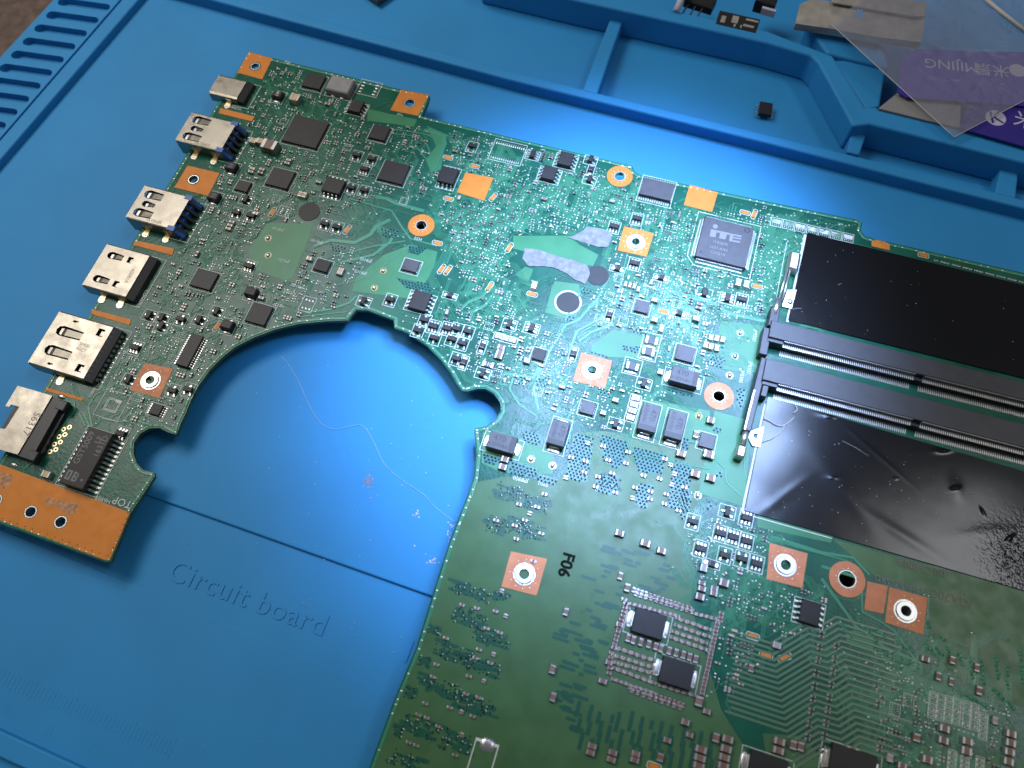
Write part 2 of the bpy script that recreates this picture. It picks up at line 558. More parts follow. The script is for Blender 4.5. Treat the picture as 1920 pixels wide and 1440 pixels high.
# tray walls
ZT, ZH = -1.6, 3.2
mb = MB()
mb.prism(PP([(290, -30), (480, 22), (960, 150), (1440, 268), (1720, 340), (1990, 408), (1990, 392), (1720, 321), (1590, 288), (1440, 252), (1110, 171), (960, 133), (480, 4), (320, -40)], ZT), ZL, ZT, 0)
soften(build(mb, 'tray_wall', ['mat'], rm), 0.7, 3)
mb = MB()
mb.prism(PP([(1149, 22), (1172, 27), (1120, 176), (1092, 169)], ZT + .2), ZL, ZT + .2, 0)
soften(build(mb, 'tray_divider', ['mat'], rm), 0.6, 3)
mb = MB()
mb.prism(PP([(900, -42), (1070, -2), (1440, 80), (1522, 104), (1535, 118), (1600, 236), (1632, 232), (1990, 322), (1990, 285), (1640, 200), (1622, 200), (1562, 104), (1440, 58), (1180, 0), (900, -66)], ZH), ZL, ZH, 0)
soften(build(mb, 'tray_wall', ['mat'], rm), 0.8, 3)
mb = MB()
mb.prism(PP([(1880, 300), (1912, 308), (1905, 372), (1866, 362)], ZT + .1), ZL, ZT + .1, 0)
soften(build(mb, 'tray_divider', ['mat'], rm), 0.6, 3)
mb = MB()
mb.prism(PP([(1598, 240), (1630, 236), (1612, 290), (1588, 284)], ZT + .4), ZL, ZT + .4, 0)
soften(build(mb, 'tray_divider', ['mat'], rm), 0.6, 3)
mb = MB()
mb.prism(PP([(1560, 112), (1625, 205), (1650, 200), (1665, 110)], 0.6), ZL, 0.6, 0)
mb.prism(PP([(1512, 46), (1552, 100), (1668, 128), (1650, 62)], 1.8), ZL, 1.8, 0)
soften(build(mb, 'tray_wall', ['mat'], rm), 0.8, 3)
for i, (me, x, y) in enumerate(EMB):
    p = P(x, y, ZL + .2)
    link('embossed_lettering', me, rm, loc=(p[0], p[1], ZL + .212), rz=math.radians(-1.5))
mb = MB()
for k in range(46):
    a = P(-10 + 7.4 * k, 1264 + 3.1 * k + (k % 5 == 0) * 0, ZL)
    mb.box(a[0], a[1], ZL + .1, 0.28, 3.2 if k % 5 else 4.4, 0.16, 0, math.radians(-1.5))
build(mb, 'embossed_scale', ['mat'], rm)

# ------------------------------------------------------------------ the circuit board
OUT = [(467, 97), (512, 109), (655, 144), (742, 166), (800, 176), (806, 181), (803, 192), (791, 218), (960, 258), (1185, 311), (1190, 322), (1200, 328),
       (1440, 378), (1606, 412), (1617, 417), (1614, 432), (1622, 443), (1640, 448), (1920, 512), (2080, 552), (2080, 1700), (600, 1700), (692, 1440),
       (740, 1310), (780, 1215), (822, 1080), (840, 1024), (857, 978), (876, 930), (888, 895), (893, 850), (889, 812), (890, 803), (912, 799), (930, 785), (939, 770), (938, 755), (926, 738),
       (910, 729), (893, 729), (876, 734), (866, 733), (857, 722), (845, 700), (825, 674), (800, 648), (765, 625), (739, 615), (738, 600), (690, 582), (668, 581), (660, 590),
       (652, 601), (615, 602), (560, 607), (515, 618), (475, 633), (440, 651), (415, 671), (393, 694), (373, 722), (358, 750), (348, 775), (338, 796), (331, 815), (314, 810), (298, 802), (280, 803), (262, 813),
       (251, 830), (250, 850), (256, 868), (268, 881), (288, 886), (290, 893), (245, 962), (208, 1053), (200, 1055), (-60, 960), (-60, 955), (-45, 940), (0, 865), (85, 725)]
OUTB = PP(OUT)
RJ = [  # round holes: px, py, radius mm
    (479, 125, 1.45), (768, 194, 1.6), (363, 337, 1.5), (790, 423, 1.6), (1162, 331, 1.6), (1348, 743, 1.6), (1588, 1086, 2.0),
    (-8, 938, 1.5), (58, 960, 1.4), (114, 979, 1.4)]
STAND = [(283, 714), (1110, 695), (1192, 455), (983, 1077), (1472, 1060), (1697, 1146)]


def circ(c, r, n=24):
    return [(c[0] + r * math.cos(2 * math.pi * i / n), c[1] + r * math.sin(2 * math.pi * i / n)) for i in range(n)]


HOLES = [(P(x, y), r) for x, y, r in RJ]
E0 = P(1000, 720) + (-1.2,)
board = link('circuit_board', None, loc=E0, cat='circuit board',
             label='green laptop circuit board full of chips and ports, with a round fan cutout')
mb = MB()
mb.prism(OUTB, -1.2, 0, 0, [circ(c, r) for c, r in HOLES] + [circ(P(*s), 1.5) for s in STAND], side=1)
build(mb, 'substrate', ['mask', 'edge'], board)

# occupancy of the top face on a 0.2 mm raster
GX0, GY0, GS = -170.0, -70.0, 0.2
GW, GH = 1750, 1180
gx, gy = np.meshgrid(GX0 + (np.arange(GW) + .5) * GS, GY0 + (np.arange(GH) + .5) * GS)


def raster(poly):
    xs, ys = [p[0] for p in poly], [p[1] for p in poly]
    i0, i1 = max(0, int((min(xs) - GX0) / GS)), min(GW, int((max(xs) - GX0) / GS) + 2)
    j0, j1 = max(0, int((min(ys) - GY0) / GS)), min(GH, int((max(ys) - GY0) / GS) + 2)
    m = np.zeros((GH, GW), bool)
    if i1 <= i0 or j1 <= j0:
        return m
    X, Y = gx[j0:j1, i0:i1], gy[j0:j1, i0:i1]
    r = np.zeros(X.shape, bool)
    for k in range(len(poly)):
        (xa, ya), (xb, yb_) = poly[k - 1], poly[k]
        if ya == yb_:
            continue
        c = ((ya > Y) != (yb_ > Y)) & (X < (xb - xa) * (Y - ya) / (yb_ - ya) + xa)
        r ^= c
    m[j0:j1, i0:i1] = r
    return m


inside = raster(OUTB)
free = inside.copy()
d = 6
for ax_, sh in ((0, d), (0, -d), (1, d), (1, -d)):
    free &= np.roll(inside, sh, ax_)


def take(x, y, w, h, pad=0.25, rot=0.0):
    c, s = abs(math.cos(rot)), abs(math.sin(rot))
    w, h = w * c + h * s, w * s + h * c
    i0, i1 = int((x - w / 2 - pad - GX0) / GS), int((x + w / 2 + pad - GX0) / GS) + 1
    j0, j1 = int((y - h / 2 - pad - GY0) / GS), int((y + h / 2 + pad - GY0) / GS) + 1
    free[max(0, j0):j1, max(0, i0):i1] = False


def can(x, y, w, h, rot=0.0):
    c, s = abs(math.cos(rot)), abs(math.sin(rot))
    w, h = w * c + h * s, w * s + h * c
    i0, i1 = int((x - w / 2 - GX0) / GS), int((x + w / 2 - GX0) / GS) + 1
    j0, j1 = int((y - h / 2 - GY0) / GS), int((y + h / 2 - GY0) / GS) + 1
    if i0 < 0 or j0 < 0 or i1 >= GW or j1 >= GH:
        return False
    return bool(free[j0:j1, i0:i1].all())


def isfree(x, y):
    i, j = int((x - GX0) / GS), int((y - GY0) / GS)
    return 0 <= i < GW and 0 <= j < GH and bool(free[j, i])


def isin(x, y):
    i, j = int((x - GX0) / GS), int((y - GY0) / GS)
    return 0 <= i < GW and 0 <= j < GH and bool(inside[j, i])


for c, r in HOLES:
    take(*c, 2 * r, 2 * r, .8)

pour, voids, dim, vias, viah, traces, silk, pads = MB(), MB(), MB(), MB(), MB(), MB(), MB(), MB()
Z_POUR, Z_VOID, Z_TR, Z_SILK = 0.030, 0.056, 0.082, 0.12

# --- copper areas under the mask
POURS = [
    [(888, 905), (950, 893), (1040, 903), (1062, 885), (1075, 812), (1130, 808), (1335, 838), (1330, 880), (1300, 960), (1318, 1005), (1294, 1130), (1352, 1330), (1420, 1440), (1440, 1690), (610, 1690), (700, 1440), (784, 1215), (828, 1080), (862, 985)],
    [(500, 418), (588, 420), (576, 455), (548, 522), (535, 526), (480, 507), (466, 470)],
    [(720, 478), (770, 458), (820, 472), (814, 500), (795, 535), (778, 561), (660, 546), (668, 520)],
    [(962, 442), (1068, 442), (1085, 458), (1122, 478), (1112, 499), (1070, 492), (962, 466)],
    [(1040, 527), (1086, 533), (1090, 572), (1076, 602), (1022, 586), (1034, 541)],
    [(1110, 648), (1150, 618), (1210, 630), (1203, 672), (1106, 668)],
    [(1352, 602), (1442, 612), (1425, 700), (1338, 690)],
    [(800, 236), (832, 250), (836, 266), (826, 318), (808, 324), (798, 300), (818, 274)],
    [(690, 204), (733, 214), (782, 224), (776, 238), (688, 226)],
    [(1422, 962), (1562, 1004), (1558, 1018), (1420, 988)],
    [(1585, 1188), (1602, 1180), (1640, 1194), (1636, 1220), (1588, 1206)],
    [(1560, 1010), (1700, 1050), (1930, 1112), (1930, 1330), (1830, 1300), (1740, 1220), (1744, 1120), (1640, 1080), (1605, 1050)],
    [(1600, 1388), (1612, 1382), (1648, 1396), (1658, 1440), (1600, 1440)],
    [(905, 812), (925, 806), (1005, 830), (1040, 850), (1035, 890), (940, 886), (903, 868)],
    [(1195, 745), (1330, 770), (1340, 835), (1180, 815)],
    [(1340, 770), (1410, 790), (1395, 950), (1310, 925)],
    [(965, 515), (985, 500), (1000, 505), (990, 530)],
    [(1430, 1375), (1500, 1380), (1560, 1440), (1440, 1440)],
    [(1720, 1395), (1930, 1430), (1930, 1600), (1700, 1600)],
    [(1060, 330), (1075, 334), (1070, 352), (1056, 348)],
]
for k, pl in enumerate(POURS):
    pour.prism(PP(pl), 0, zz(Z_POUR), 0 if k in (0, 11, 12, 17, 18) else 1)


def blob(px, py, wpx, hpx, n=14, dots=True, tilt=0.0):
    """clearance patch round a via field: overlapping bars along the board's axes, with via holes"""
    c = P(px, py)
    w, h = wpx / 6.8, hpx / 6.4
    for k in range(n):
        x = c[0] + random.uniform(-.42, .42) * w
        y = c[1] + random.uniform(-.42, .42) * h
        bw, bh = (random.uniform(.18, .5) * w, random.uniform(.4, 1.0)) if random.random() < .7 else (random.uniform(.5, 1.2), random.uniform(.2, .5) * h)
        z = zz(Z_VOID)
        e = min(bw, bh) * .3
        pts = [(-bw / 2 + e, -bh / 2), (bw / 2 - e, -bh / 2), (bw / 2, -bh / 2 + e), (bw / 2, bh / 2 - e), (bw / 2 - e, bh / 2), (-bw / 2 + e, bh / 2), (-bw / 2, bh / 2 - e), (-bw / 2, -bh / 2 + e)]
        dim.sheet([(x + a, y + b) for a, b in pts], z)
    if dots:
        for k in range(int(w * h * 1.1)):
            x, y = c[0] + random.uniform(-.46, .46) * w, c[1] + random.uniform(-.46, .46) * h
            if isin(x, y):
                viah.disc(x, y, zz(Z_TR + .03), .17, 0, 6)
                if random.random() < .3:
                    vias.disc(x + .3, y + .3, zz(.05), .16, 0, 6, .05)


def viafield(poly, pitch=0.95):
    """patch of copper clearance with a regular staggered grid of via holes"""
    pl = PP(poly)
    voids.sheet(pl, zz(Z_VOID))
    m = raster(pl)
    xs, ys = [p[0] for p in pl], [p[1] for p in pl]
    y, r = min(ys) + .4, 0
    while y < max(ys):
        x = min(xs) + .3 + (r % 2) * pitch / 2
        while x < max(xs):
            i, j = int((x - GX0) / GS), int((y - GY0) / GS)
            if 0 <= i < GW and 0 <= j < GH and m[j, i]:
                jx, jy = random.gauss(0, .05), random.gauss(0, .05)
                viah.disc(x + jx, y + jy, zz(Z_TR + .03), .27, 0, 8)
            x += pitch
        y += pitch * .8
        r += 1


for v in [
    [(1080, 812), (1112, 822), (1110, 850), (1100, 905), (1060, 897), (1068, 850)], [(1125, 815), (1178, 828), (1178, 850), (1160, 880), (1132, 866)],
    [(1120, 893), (1160, 890), (1156, 930), (1115, 922)], [(1185, 838), (1248, 853), (1242, 890), (1196, 884)], [(1196, 906), (1226, 910), (1212, 956), (1190, 944)],
    [(1262, 862), (1296, 870), (1288, 962), (1252, 950)], [(1282, 905), (1296, 930), (1290, 985), (1268, 960)],
    [(906, 852), (940, 860), (936, 872), (908, 868)], [(957, 862), (1008, 878), (1002, 896), (954, 888)], [(1010, 888), (1044, 898), (1040, 910), (1008, 902)],
    [(982, 806), (1014, 816), (1010, 836), (978, 828)], [(1062, 800), (1074, 803), (1064, 850), (1054, 846)], [(1280, 822), (1292, 826), (1288, 850), (1276, 846)],
    [(1164, 645), (1200, 652), (1198, 662), (1166, 656)], [(1192, 612), (1212, 617), (1208, 630), (1186, 624)], [(1326, 662), (1360, 670), (1352, 692), (1326, 684)],
    [(1320, 638), (1360, 648), (1358, 654), (1322, 646)], [(1254, 728), (1300, 740), (1299, 746), (1252, 734)], [(1382, 728), (1398, 732), (1390, 770), (1382, 764)],
    [(1250, 604), (1262, 606), (1260, 626), (1248, 622)], [(716, 428), (748, 432), (742, 446), (714, 442)], [(622, 456), (650, 462), (640, 474), (620, 470)],
    [(742, 520), (808, 534), (806, 548), (760, 540)], [(768, 460), (800, 466), (786, 478), (764, 474)], [(1090, 540), (1110, 544), (1108, 552), (1088, 549)],
    [(1105, 660), (1138, 666), (1136, 672), (1104, 668)], [(1064, 591), (1080, 594), (1076, 604), (1062, 600)], [(600, 545), (616, 548), (610, 558), (596, 554)],
    [(968, 706), (985, 708), (980, 722), (964, 718)], [(1005, 712), (1030, 700), (1035, 715), (1010, 740)], [(1123, 728), (1148, 735), (1142, 748), (1120, 742)],
    [(1345, 568), (1360, 572), (1356, 580), (1344, 577)], [(1338, 800), (1350, 803), (1352, 812), (1338, 810)], [(1345, 882), (1356, 885), (1352, 897), (1342, 893)], [(1328, 940), (1336, 942), (1333, 958), (1325, 955)],
]:
    viafield(v)
for bx in [(1145, 905, 40, 30), (955, 925, 46, 30), (1005, 945, 46, 24), (930, 985, 40, 30), (985, 992, 60, 30), (882, 1110, 70, 22), (880, 1160, 60, 26), (920, 1195, 60, 22), (850, 1225, 70, 26),
           (905, 1250, 60, 22), (830, 1290, 70, 24), (885, 1320, 70, 24), (790, 1365, 60, 26), (855, 1392, 50, 30), (760, 1425, 60, 22), (812, 1180, 26, 14), (795, 1240, 20, 16), (770, 1300, 20, 16), (745, 1370, 16, 18), (940, 1120, 30, 14)]:
    blob(*bx, n=18)
# rays of clearance round the processor footprint
for (x, y, w, h, n) in [(1130, 1075, 80, 16, 5), (1150, 1110, 70, 14, 4), (1120, 1135, 80, 14, 5), (1100, 1165, 80, 14, 5), (1060, 1190, 90, 12, 5), (1110, 1200, 60, 20, 6), (1100, 1225, 50, 18, 6),
                        (1085, 1255, 56, 18, 6), (1072, 1290, 40, 22, 7), (1055, 1325, 46, 24, 7), (1080, 1350, 30, 30, 6), (1150, 1040, 60, 20, 6), (1200, 1050, 60, 24, 7), (1250, 1060, 50, 30, 7), (1230, 1095, 70, 18, 6)]:
    for k in range(n):
        dim.prism(PP([(0, 0)]) and (lambda c, bw: [(c[0] - bw, c[1] - .36), (c[0] + bw, c[1] - .36), (c[0] + bw + .2, c[1]), (c[0] + bw, c[1] + .36), (c[0] - bw, c[1] + .36), (c[0] - bw - .2, c[1])])(
            P(x + random.uniform(-.4, .4) * w, y + random.uniform(-.5, .5) * h * 1.6), random.uniform(.4, 1.9)), .03, zz(Z_VOID))
for k in range(42):
    x = 1085 + 270 * (k % 14) / 14 + random.uniform(-5, 5)
    c = P(x, 1335 + (x - 1085) * .22 + (k // 14) * 26 + random.uniform(-6, 6))
    bh = random.uniform(.9, 2.3)
    dim.sheet([(c[0] - .45, c[1] - bh), (c[0] + .45, c[1] - bh), (c[0] + .45, c[1] + bh), (c[0] - .45, c[1] + bh)], zz(Z_VOID))

# --- bare copper
COPPER = [
    ([(467, 98), (511, 110), (492, 149), (445, 137)], 'orange', (479, 125)), ([(752, 169), (804, 178), (784, 218), (732, 207)], 'orange', (768, 194)),
    ([(352, 311), (412, 325), (391, 368), (327, 352)], 'orange', (363, 337)), ([(873, 324), (925, 334), (908, 377), (857, 361)], 'orange', None),
    ([(1293, 347), (1346, 361), (1335, 398), (1282, 385)], 'orange', None), ([(1170, 425), (1226, 438), (1212, 482), (1158, 470)], 'orange', (1192, 455)),
    ([(1090, 661), (1148, 677), (1134, 729), (1074, 714)], 'salmon', (1110, 695)), ([(272, 681), (325, 692), (299, 747), (243, 731)], 'salmon', (283, 714)),
    ([(958, 1034), (1026, 1048), (1006, 1117), (940, 1100)], 'salmon', (983, 1077)), ([(1443, 1018), (1514, 1038), (1504, 1103), (1437, 1086)], 'salmon', (1472, 1060)),
    ([(1667, 1101), (1739, 1121), (1730, 1190), (1659, 1167)], 'salmon', (1697, 1146)), ([(1626, 1090), (1664, 1099), (1656, 1151), (1620, 1143)], 'salmon', None),
    ([(413, 203), (478, 219), (472, 228), (411, 213)], 'orange', None), ([(254, 451), (327, 467), (323, 479), (251, 460)], 'orange', None),
    ([(173, 580), (246, 600), (243, 610), (171, 589)], 'orange', None), ([(88, 727), (157, 747), (154, 752), (86, 733)], 'orange', None),
    ([(-50, 852), (244, 961), (207, 1049), (199, 1051), (-50, 956)], 'orange', 'strip'),
    ([(1634, 462), (1634, 452), (1642, 450), (1660, 454), (1668, 460), (1668, 470)], 'orange', None),
]
for poly, m, h in COPPER:
    mb = MB()
    if h == 'strip':
        hl = [circ(c, r + .25) for c, r in HOLES[-3:]]
    elif h:
        hl = [circ(P(*h), 1.85 if h in [(x, y) for x, y, r in RJ] else 2.55)]
    else:
        hl = []
    mb.prism(PP(poly), 0, 0.15, 0, hl)
    build(mb, 'copper_pad', [m], board)
    q = PP(poly)
    xs, ys = [p[0] for p in q], [p[1] for p in q]
    free &= ~raster(q)
for (x, y), m, ro in (((1162, 331), 'orange', 3.75), ((790, 423), 'orange', 3.75), ((1348, 743), 'salmon', 3.8), ((1588, 1086), 'salmon', 4.1)):
    mb = MB()
    c = P(x, y)
    mb.ring(*c, 0, 0.15, 1.75 if ro < 4 else 2.15, ro, 0, 40)
    build(mb, 'copper_ring', [m], board)
    take(*c, 2 * ro, 2 * ro, .4)
    for k in range(12):
        a = 2 * math.pi * k / 12
        pads.disc(c[0] + 2.25 * math.cos(a) * ro / 3.75, c[1] + 2.25 * math.sin(a) * ro / 3.75, .15, .16, 0, 6, .05)
for c, r in HOLES:
    mb = MB()
    mb.ring(*c, -1.25, 0.165, r - .14, r + .10, 0, 24)
    build(mb, 'plated_hole', ['tin'], board)
for x, y in ((790, 423), (1348, 743), (1588, 1086)):  # black plugs added under these holes to darken what shows through
    mb = MB()
    mb.disc(*P(x, y), -5.9, 2.6, 0, 20)
    mb.ring(*P(x, y), -6.0, -1.3, 2.2, 3.0, 0, 20)
    build(mb, 'dark_hole_plug', ['black'], board)
for s in STAND:
    c = P(*s)
    mb = MB()
    mb.disc(*c, -4.5, 1.2, 0, 16)
    build(mb, 'thread_bore', ['black'], board)
    mb = MB()
    mb.ring(*c, -6.0, 0.55, 1.15, 2.1, 0, 32)
    st = soften(build(mb, 'standoff', ['tin'], board), .2, 2)
    mb = MB()
    mb.ring(*c, 0.02, 0.22, 2.2, 2.6, 0, 32)
    build(mb, 'solder_ring', ['solder'], board)
    for k in range(12):
        a = 2 * math.pi * (k + .3) / 12
        pads.disc(c[0] + 3.35 * math.cos(a), c[1] + 3.35 * math.sin(a), .15, .2, 0, 7, .07)
    take(*c, 5, 5, .3)
# tarnish on the long strip
for poly in ([(0, 885), (25, 890), (20, 905), (8, 918), (0, 912)], [(83, 940), (88, 931), (105, 938), (145, 942), (147, 955), (132, 968), (112, 955), (104, 946), (90, 948)]):
    mb = MB()
    mb.sheet(PP(poly, .15), .156)
    build(mb, 'tarnish_stain', ['tarnish'], board)
# pierced copper dots along the strip's edge
for k in range(15):
    for a, b in (((4, 975), (200, 1045)), ((207, 1040), (240, 965))):
        t = k / 14 if a[0] < 100 else k / 7
        if t <= 1:
            p = P(a[0] + (b[0] - a[0]) * t, a[1] + (b[1] - a[1]) * t)
            viah.disc(p[0], p[1] + .35, .155, .14, 0, 6)


def lozenge(x, y, r=0, L=2.3, w=.95):
    c = P(x, y)
    mb = MB()
    a, b = L / 2, w / 2
    pts = [(-a, -b * .5), (-a + b * .5, -b), (a - b * .5, -b), (a, -b * .5), (a, b * .5), (a - b * .5, b), (-a + b * .5, b), (-a, b * .5)]
    cs, sn = math.cos(math.radians(r)), math.sin(math.radians(r))
    pts = [(c[0] + u * cs - v * sn, c[1] + u * sn + v * cs) for u, v in pts]
    mb.prism(pts, 0, .17, 0)
    build(mb, 'copper_jumper_pad', ['orange'], board)
    silk.ribbon([(c[0] + (p[0] - c[0]) * 1.28, c[1] + (p[1] - c[1]) * 1.5) for p in pts], .16, Z_SILK, 0, True)
    take(*c, L, w, .3, math.radians(r))


for x, y, r in [(840, 296, 0), (890, 312, 0), (651, 431, 75), (841, 373, 0), (925, 370, 70), (820, 456, 0), (828, 505, 75), (840, 507, 75), (918, 538, 75), (998, 552, 0), (955, 465, 75), (1397, 399, 0), (1414, 402, 80),
                (1419, 537, 0), (1244, 584, 0), (1731, 479, 0), (1411, 1193, 0), (1471, 1233, 30), (1436, 1229, 0), (408, 612, 75), (1226, 1437, 0), (511, 398, 80)]:
    lozenge(x, y, r)

# ------------------------------------------------------------------ components
CACHE = {}


def outline(c, w, h, rot=0.0, lw=.15):
    cs, sn = math.cos(rot), math.sin(rot)
    silk.ribbon([(c[0] + a * cs - b * sn, c[1] + a * sn + b * cs) for a, b in ((-w / 2, -h / 2), (w / 2, -h / 2), (w / 2, h / 2), (-w / 2, h / 2))], lw, zz(Z_SILK), 0, True)


def size(px, py, wpx, hpx, z):
    c = P(px, py, z)
    a, b = Q(c[0] - .5, c[1], z), Q(c[0] + .5, c[1], z)
    su = math.hypot(b[0] - a[0], b[1] - a[1])
    a, b = Q(c[0], c[1] - .5, z), Q(c[0], c[1] + .5, z)
    sv = math.hypot(b[0] - a[0], b[1] - a[1])
    return c, wpx / su, hpx / sv


def lead_mesh(w, out, hz):
    """gull-wing lead reaching out along +x from the body side at height hz"""
    k = ('lead', w, out, hz)
    if k not in CACHE:
        mb = MB()
        t = .16
        prof = [(-.12, hz), (out * .34, hz), (out * .55, .2), (out, .2)]
        for i in range(3):
            (x0, z0), (x1, z1) = prof[i], prof[i + 1]
            mb.rings([[(x0, -w / 2, z0 - t), (x0, w / 2, z0 - t), (x0, w / 2, z0), (x0, -w / 2, z0)], [(x1, -w / 2, z1 - t), (x1, w / 2, z1 - t), (x1, w / 2, z1), (x1, -w / 2, z1)]], 0)
        mb.mound(out * .92, 0, .03, .9 * out * .7, w * 1.25, .12, 0)
        CACHE[k] = mb.mesh('lead', ['tin'])
    return CACHE[k]


def ic(px, py, w, h, t=1.0, rot=0.0, m='chip', leads=None, n=4, pitch=1.27, out=1.05, lw=.45, name='chip', silkbox=True, top=True, dot=True, sep=True):
    """packaged chip; leads: None (no-lead edge pads), 'x' left+right, 'xy' four sides; sizes in mm, centre in photo pixels at the chip's top"""
    z0 = .12
    c = P(px, py, z0 + t) if top else P(px, py)
    ra = math.radians(rot)
    k = ('ic', w, h, t, m, leads, n, sep)
    if k not in CACHE:
        mb = MB()
        if leads:
            e = .97
            rs = []
            for (z, s_) in ((z0, e), (z0 + t * .5, 1.0), (z0 + t - .12, .985), (z0 + t, None)):
                a, b = (w / 2 * s_, h / 2 * s_) if s_ else (w / 2 * .985 - .12, h / 2 * .985 - .12)
                rs.append([(-a, -b, z), (a, -b, z), (a, b, z), (-a, b, z)])
            mb.rings(rs, 0)
        else:
            mb.box(0, 0, z0, w, h, t, 0, 0, .06)
        if dot and min(w, h) > 2.4:
            mb.disc(-w / 2 + .75, -h / 2 + .75, z0 + t + .004, .28, 1, 12)
        CACHE[k] = mb.mesh(name, [m, 'chipd'])
    o = link(name, CACHE[k], board, loc=(c[0], c[1], 0), rz=ra)
    if leads == 'x' and sep:
        for s in (0, math.pi):
            for i in range(n):
                y = (i - (n - 1) / 2) * pitch
                link('lead', lead_mesh(lw, out, z0 + t * .5), o, loc=(math.cos(s) * w / 2, y, 0), rz=s, local=True)
        W, H_ = w + 2 * out, h
    else:
        kk = ('rows', w, h, t, leads, n, pitch, out)
        if kk not in CACHE:
            mb = MB()
            if leads in ('x', 'xy'):
                for s in range(4):
                    if leads == 'x' and s % 2:
                        continue
                    a = s * math.pi / 2
                    ca, sa = round(math.cos(a)), round(math.sin(a))
                    half = (w if s % 2 == 0 else h) / 2
                    hz = z0 + t * .5
                    for i in range(n):
                        y = (i - (n - 1) / 2) * pitch
                        pr = [(half - .05, hz), (half + out * .35, hz), (half + out * .6, .16), (half + out, .16)]
                        for q in range(3):
                            (x0, za), (x1, zb) = pr[q], pr[q + 1]
                            vs = [(x0, y - lw / 2, za), (x0, y + lw / 2, za), (x1, y + lw / 2, zb), (x1, y - lw / 2, zb)]
                            vs += [(x, yy, z - .12) for x, yy, z in vs]
                            vs = [(x * ca - yy * sa, x * sa + yy * ca, z) for x, yy, z in vs]
                            mb.add(vs, [(3, 2, 1, 0), (4, 5, 6, 7), (0, 1, 5, 4), (1, 2, 6, 5), (2, 3, 7, 6), (3, 0, 4, 7)])
            else:
                for s in range(4):
                    a = s * math.pi / 2
                    ca, sa = round(math.cos(a)), round(math.sin(a))
                    half, span = ((w, h) if s % 2 == 0 else (h, w))
                    nn = max(3, int(span / .5) - 1)
                    for i in range(nn):
                        y = (i - (nn - 1) / 2) * .5
                        x = half / 2 + .08
                        mb.mound(x * ca - y * sa, x * sa + y * ca, .03, .5 if s % 2 == 0 else .27, .27 if s % 2 == 0 else .5, .2, 0)
            CACHE[kk] = mb.mesh('lead_row', ['tin'])
        link('lead_row', CACHE[kk], o, loc=(0, 0, 0), local=True, kind='stuff')
        W, H_ = (w + 2 * out, h + 2 * out) if leads == 'xy' else ((w + 2 * out, h) if leads else (w + .6, h + .6))
    take(*c, W, H_, .35, ra)
    if silkbox:
        outline(c, W + .5, H_ + .5, ra)
    return o, c


def mark(o, key, x, y, z, rot=0):
    link('lettering', CHIPTXT[key], o, loc=(x, y, z), rz=math.radians(rot), local=True)


def sot(px, py, rot=0, w=2.9, h=1.4, t=1.0, n=3, m='chip', box=True, top=True, name='transistor'):
    """small transistor: body with one + two (or three + three) leads along its long sides"""
    c = P(px, py, t) if top else P(px, py)
    k = ('sot', w, h, t, n, m)
    if k not in CACHE:
        mb = MB()
        rs = []
        for z, s_ in ((.15, .94), (.15 + t * .5, 1.0), (.15 + t * .93, .93), (.15 + t, .84)):
            a, b = w / 2 * s_, h / 2 * s_
            rs.append([(-a, -b, z), (a, -b, z), (a, b, z), (-a, b, z)])
        mb.rings(rs, 0)
        sides = {2: [(-w * .32, 1), (-w * .32, -1)], 3: [(-w * .33, -1), (w * .33, -1), (0, 1)], 6: [(x, s) for x in (-w * .33, 0, w * .33) for s in (-1, 1)]}[n]
        for x, s in sides:
            y0 = s * h / 2
            mb.box(x, y0 + s * .35, .03, .42, .75, .22, 1)
            mb.mound(x, y0 + s * .62, .03, .62, .8, .16, 1)
            mb.box(x, y0 + s * .12, .22, .38, .34, .3, 1)
        CACHE[k] = mb.mesh(name, [m, 'tin'])
    o = link(name, CACHE[k], board, loc=(c[0], c[1], 0), rz=math.radians(rot))
    take(*c, w + .2, h + 2.0, .2, math.radians(rot))
    if box:
        outline(c, w + .7, h + 2.6, math.radians(rot))
    return o


def diode(px, py, rot=0, w=2.6, h=1.5, t=.9, box=True):
    c = P(px, py, t)
    k = ('diode', w, h, t)
    if k not in CACHE:
        mb = MB()
        mb.box(0, 0, .12, w * .62, h, t, 0, 0, .12)
        for s in (-1, 1):
            mb.box(s * w * .42, 0, .03, w * .3, h * .55, .25, 1)
            mb.mound(s * w * .55, 0, .03, w * .34, h * .8, .16, 1)
        mb.box(-w * .2, 0, .12 + t, .18, h * .75, .008, 2)
        CACHE[k] = mb.mesh('diode', ['chip', 'tin', 'laser'])
    link('diode', CACHE[k], board, loc=(c[0], c[1], 0), rz=math.radians(rot))
    take(*c, w * 1.5, h, .2, math.radians(rot))
    if box:
        outline(c, w * 1.6, h + .5, math.radians(rot))


def passive_mesh(w, h, t, m, fil=.22, name='capacitor'):
    k = ('pas', w, h, t, m)
    if k not in CACHE:
        mb = MB()
        e = w * .24
        mb.box(0, 0, .05, w - 2 * e + .02, h * .97, t * .97, 0, 0, min(.05, t * .2))
        for s in (-1, 1):
            mb.box(s * (w / 2 - e / 2), 0, .05, e, h, t, 1, 0, min(.06, t * .2))
            x0, x1 = s * w / 2, s * (w / 2 + fil)
            vs = [(x0, -h * .5, .05 + t * .7), (x0, h * .5, .05 + t * .7), (x1, h * .55, .03), (x1, -h * .55, .03), (x0, -h * .55, .03), (x0, h * .55, .03)]
            fs = [(0, 3, 2, 1), (0, 4, 3), (1, 2, 5)] if s > 0 else [(0, 1, 2, 3), (0, 3, 4), (1, 5, 2)]
            mb.add(vs, fs, 2)
        CACHE[k] = mb.mesh(name, [m, 'term', 'solder'])
    return CACHE[k]


SMALL = []                   # (screen size, kind, x, y, rot, w, h, t, material)


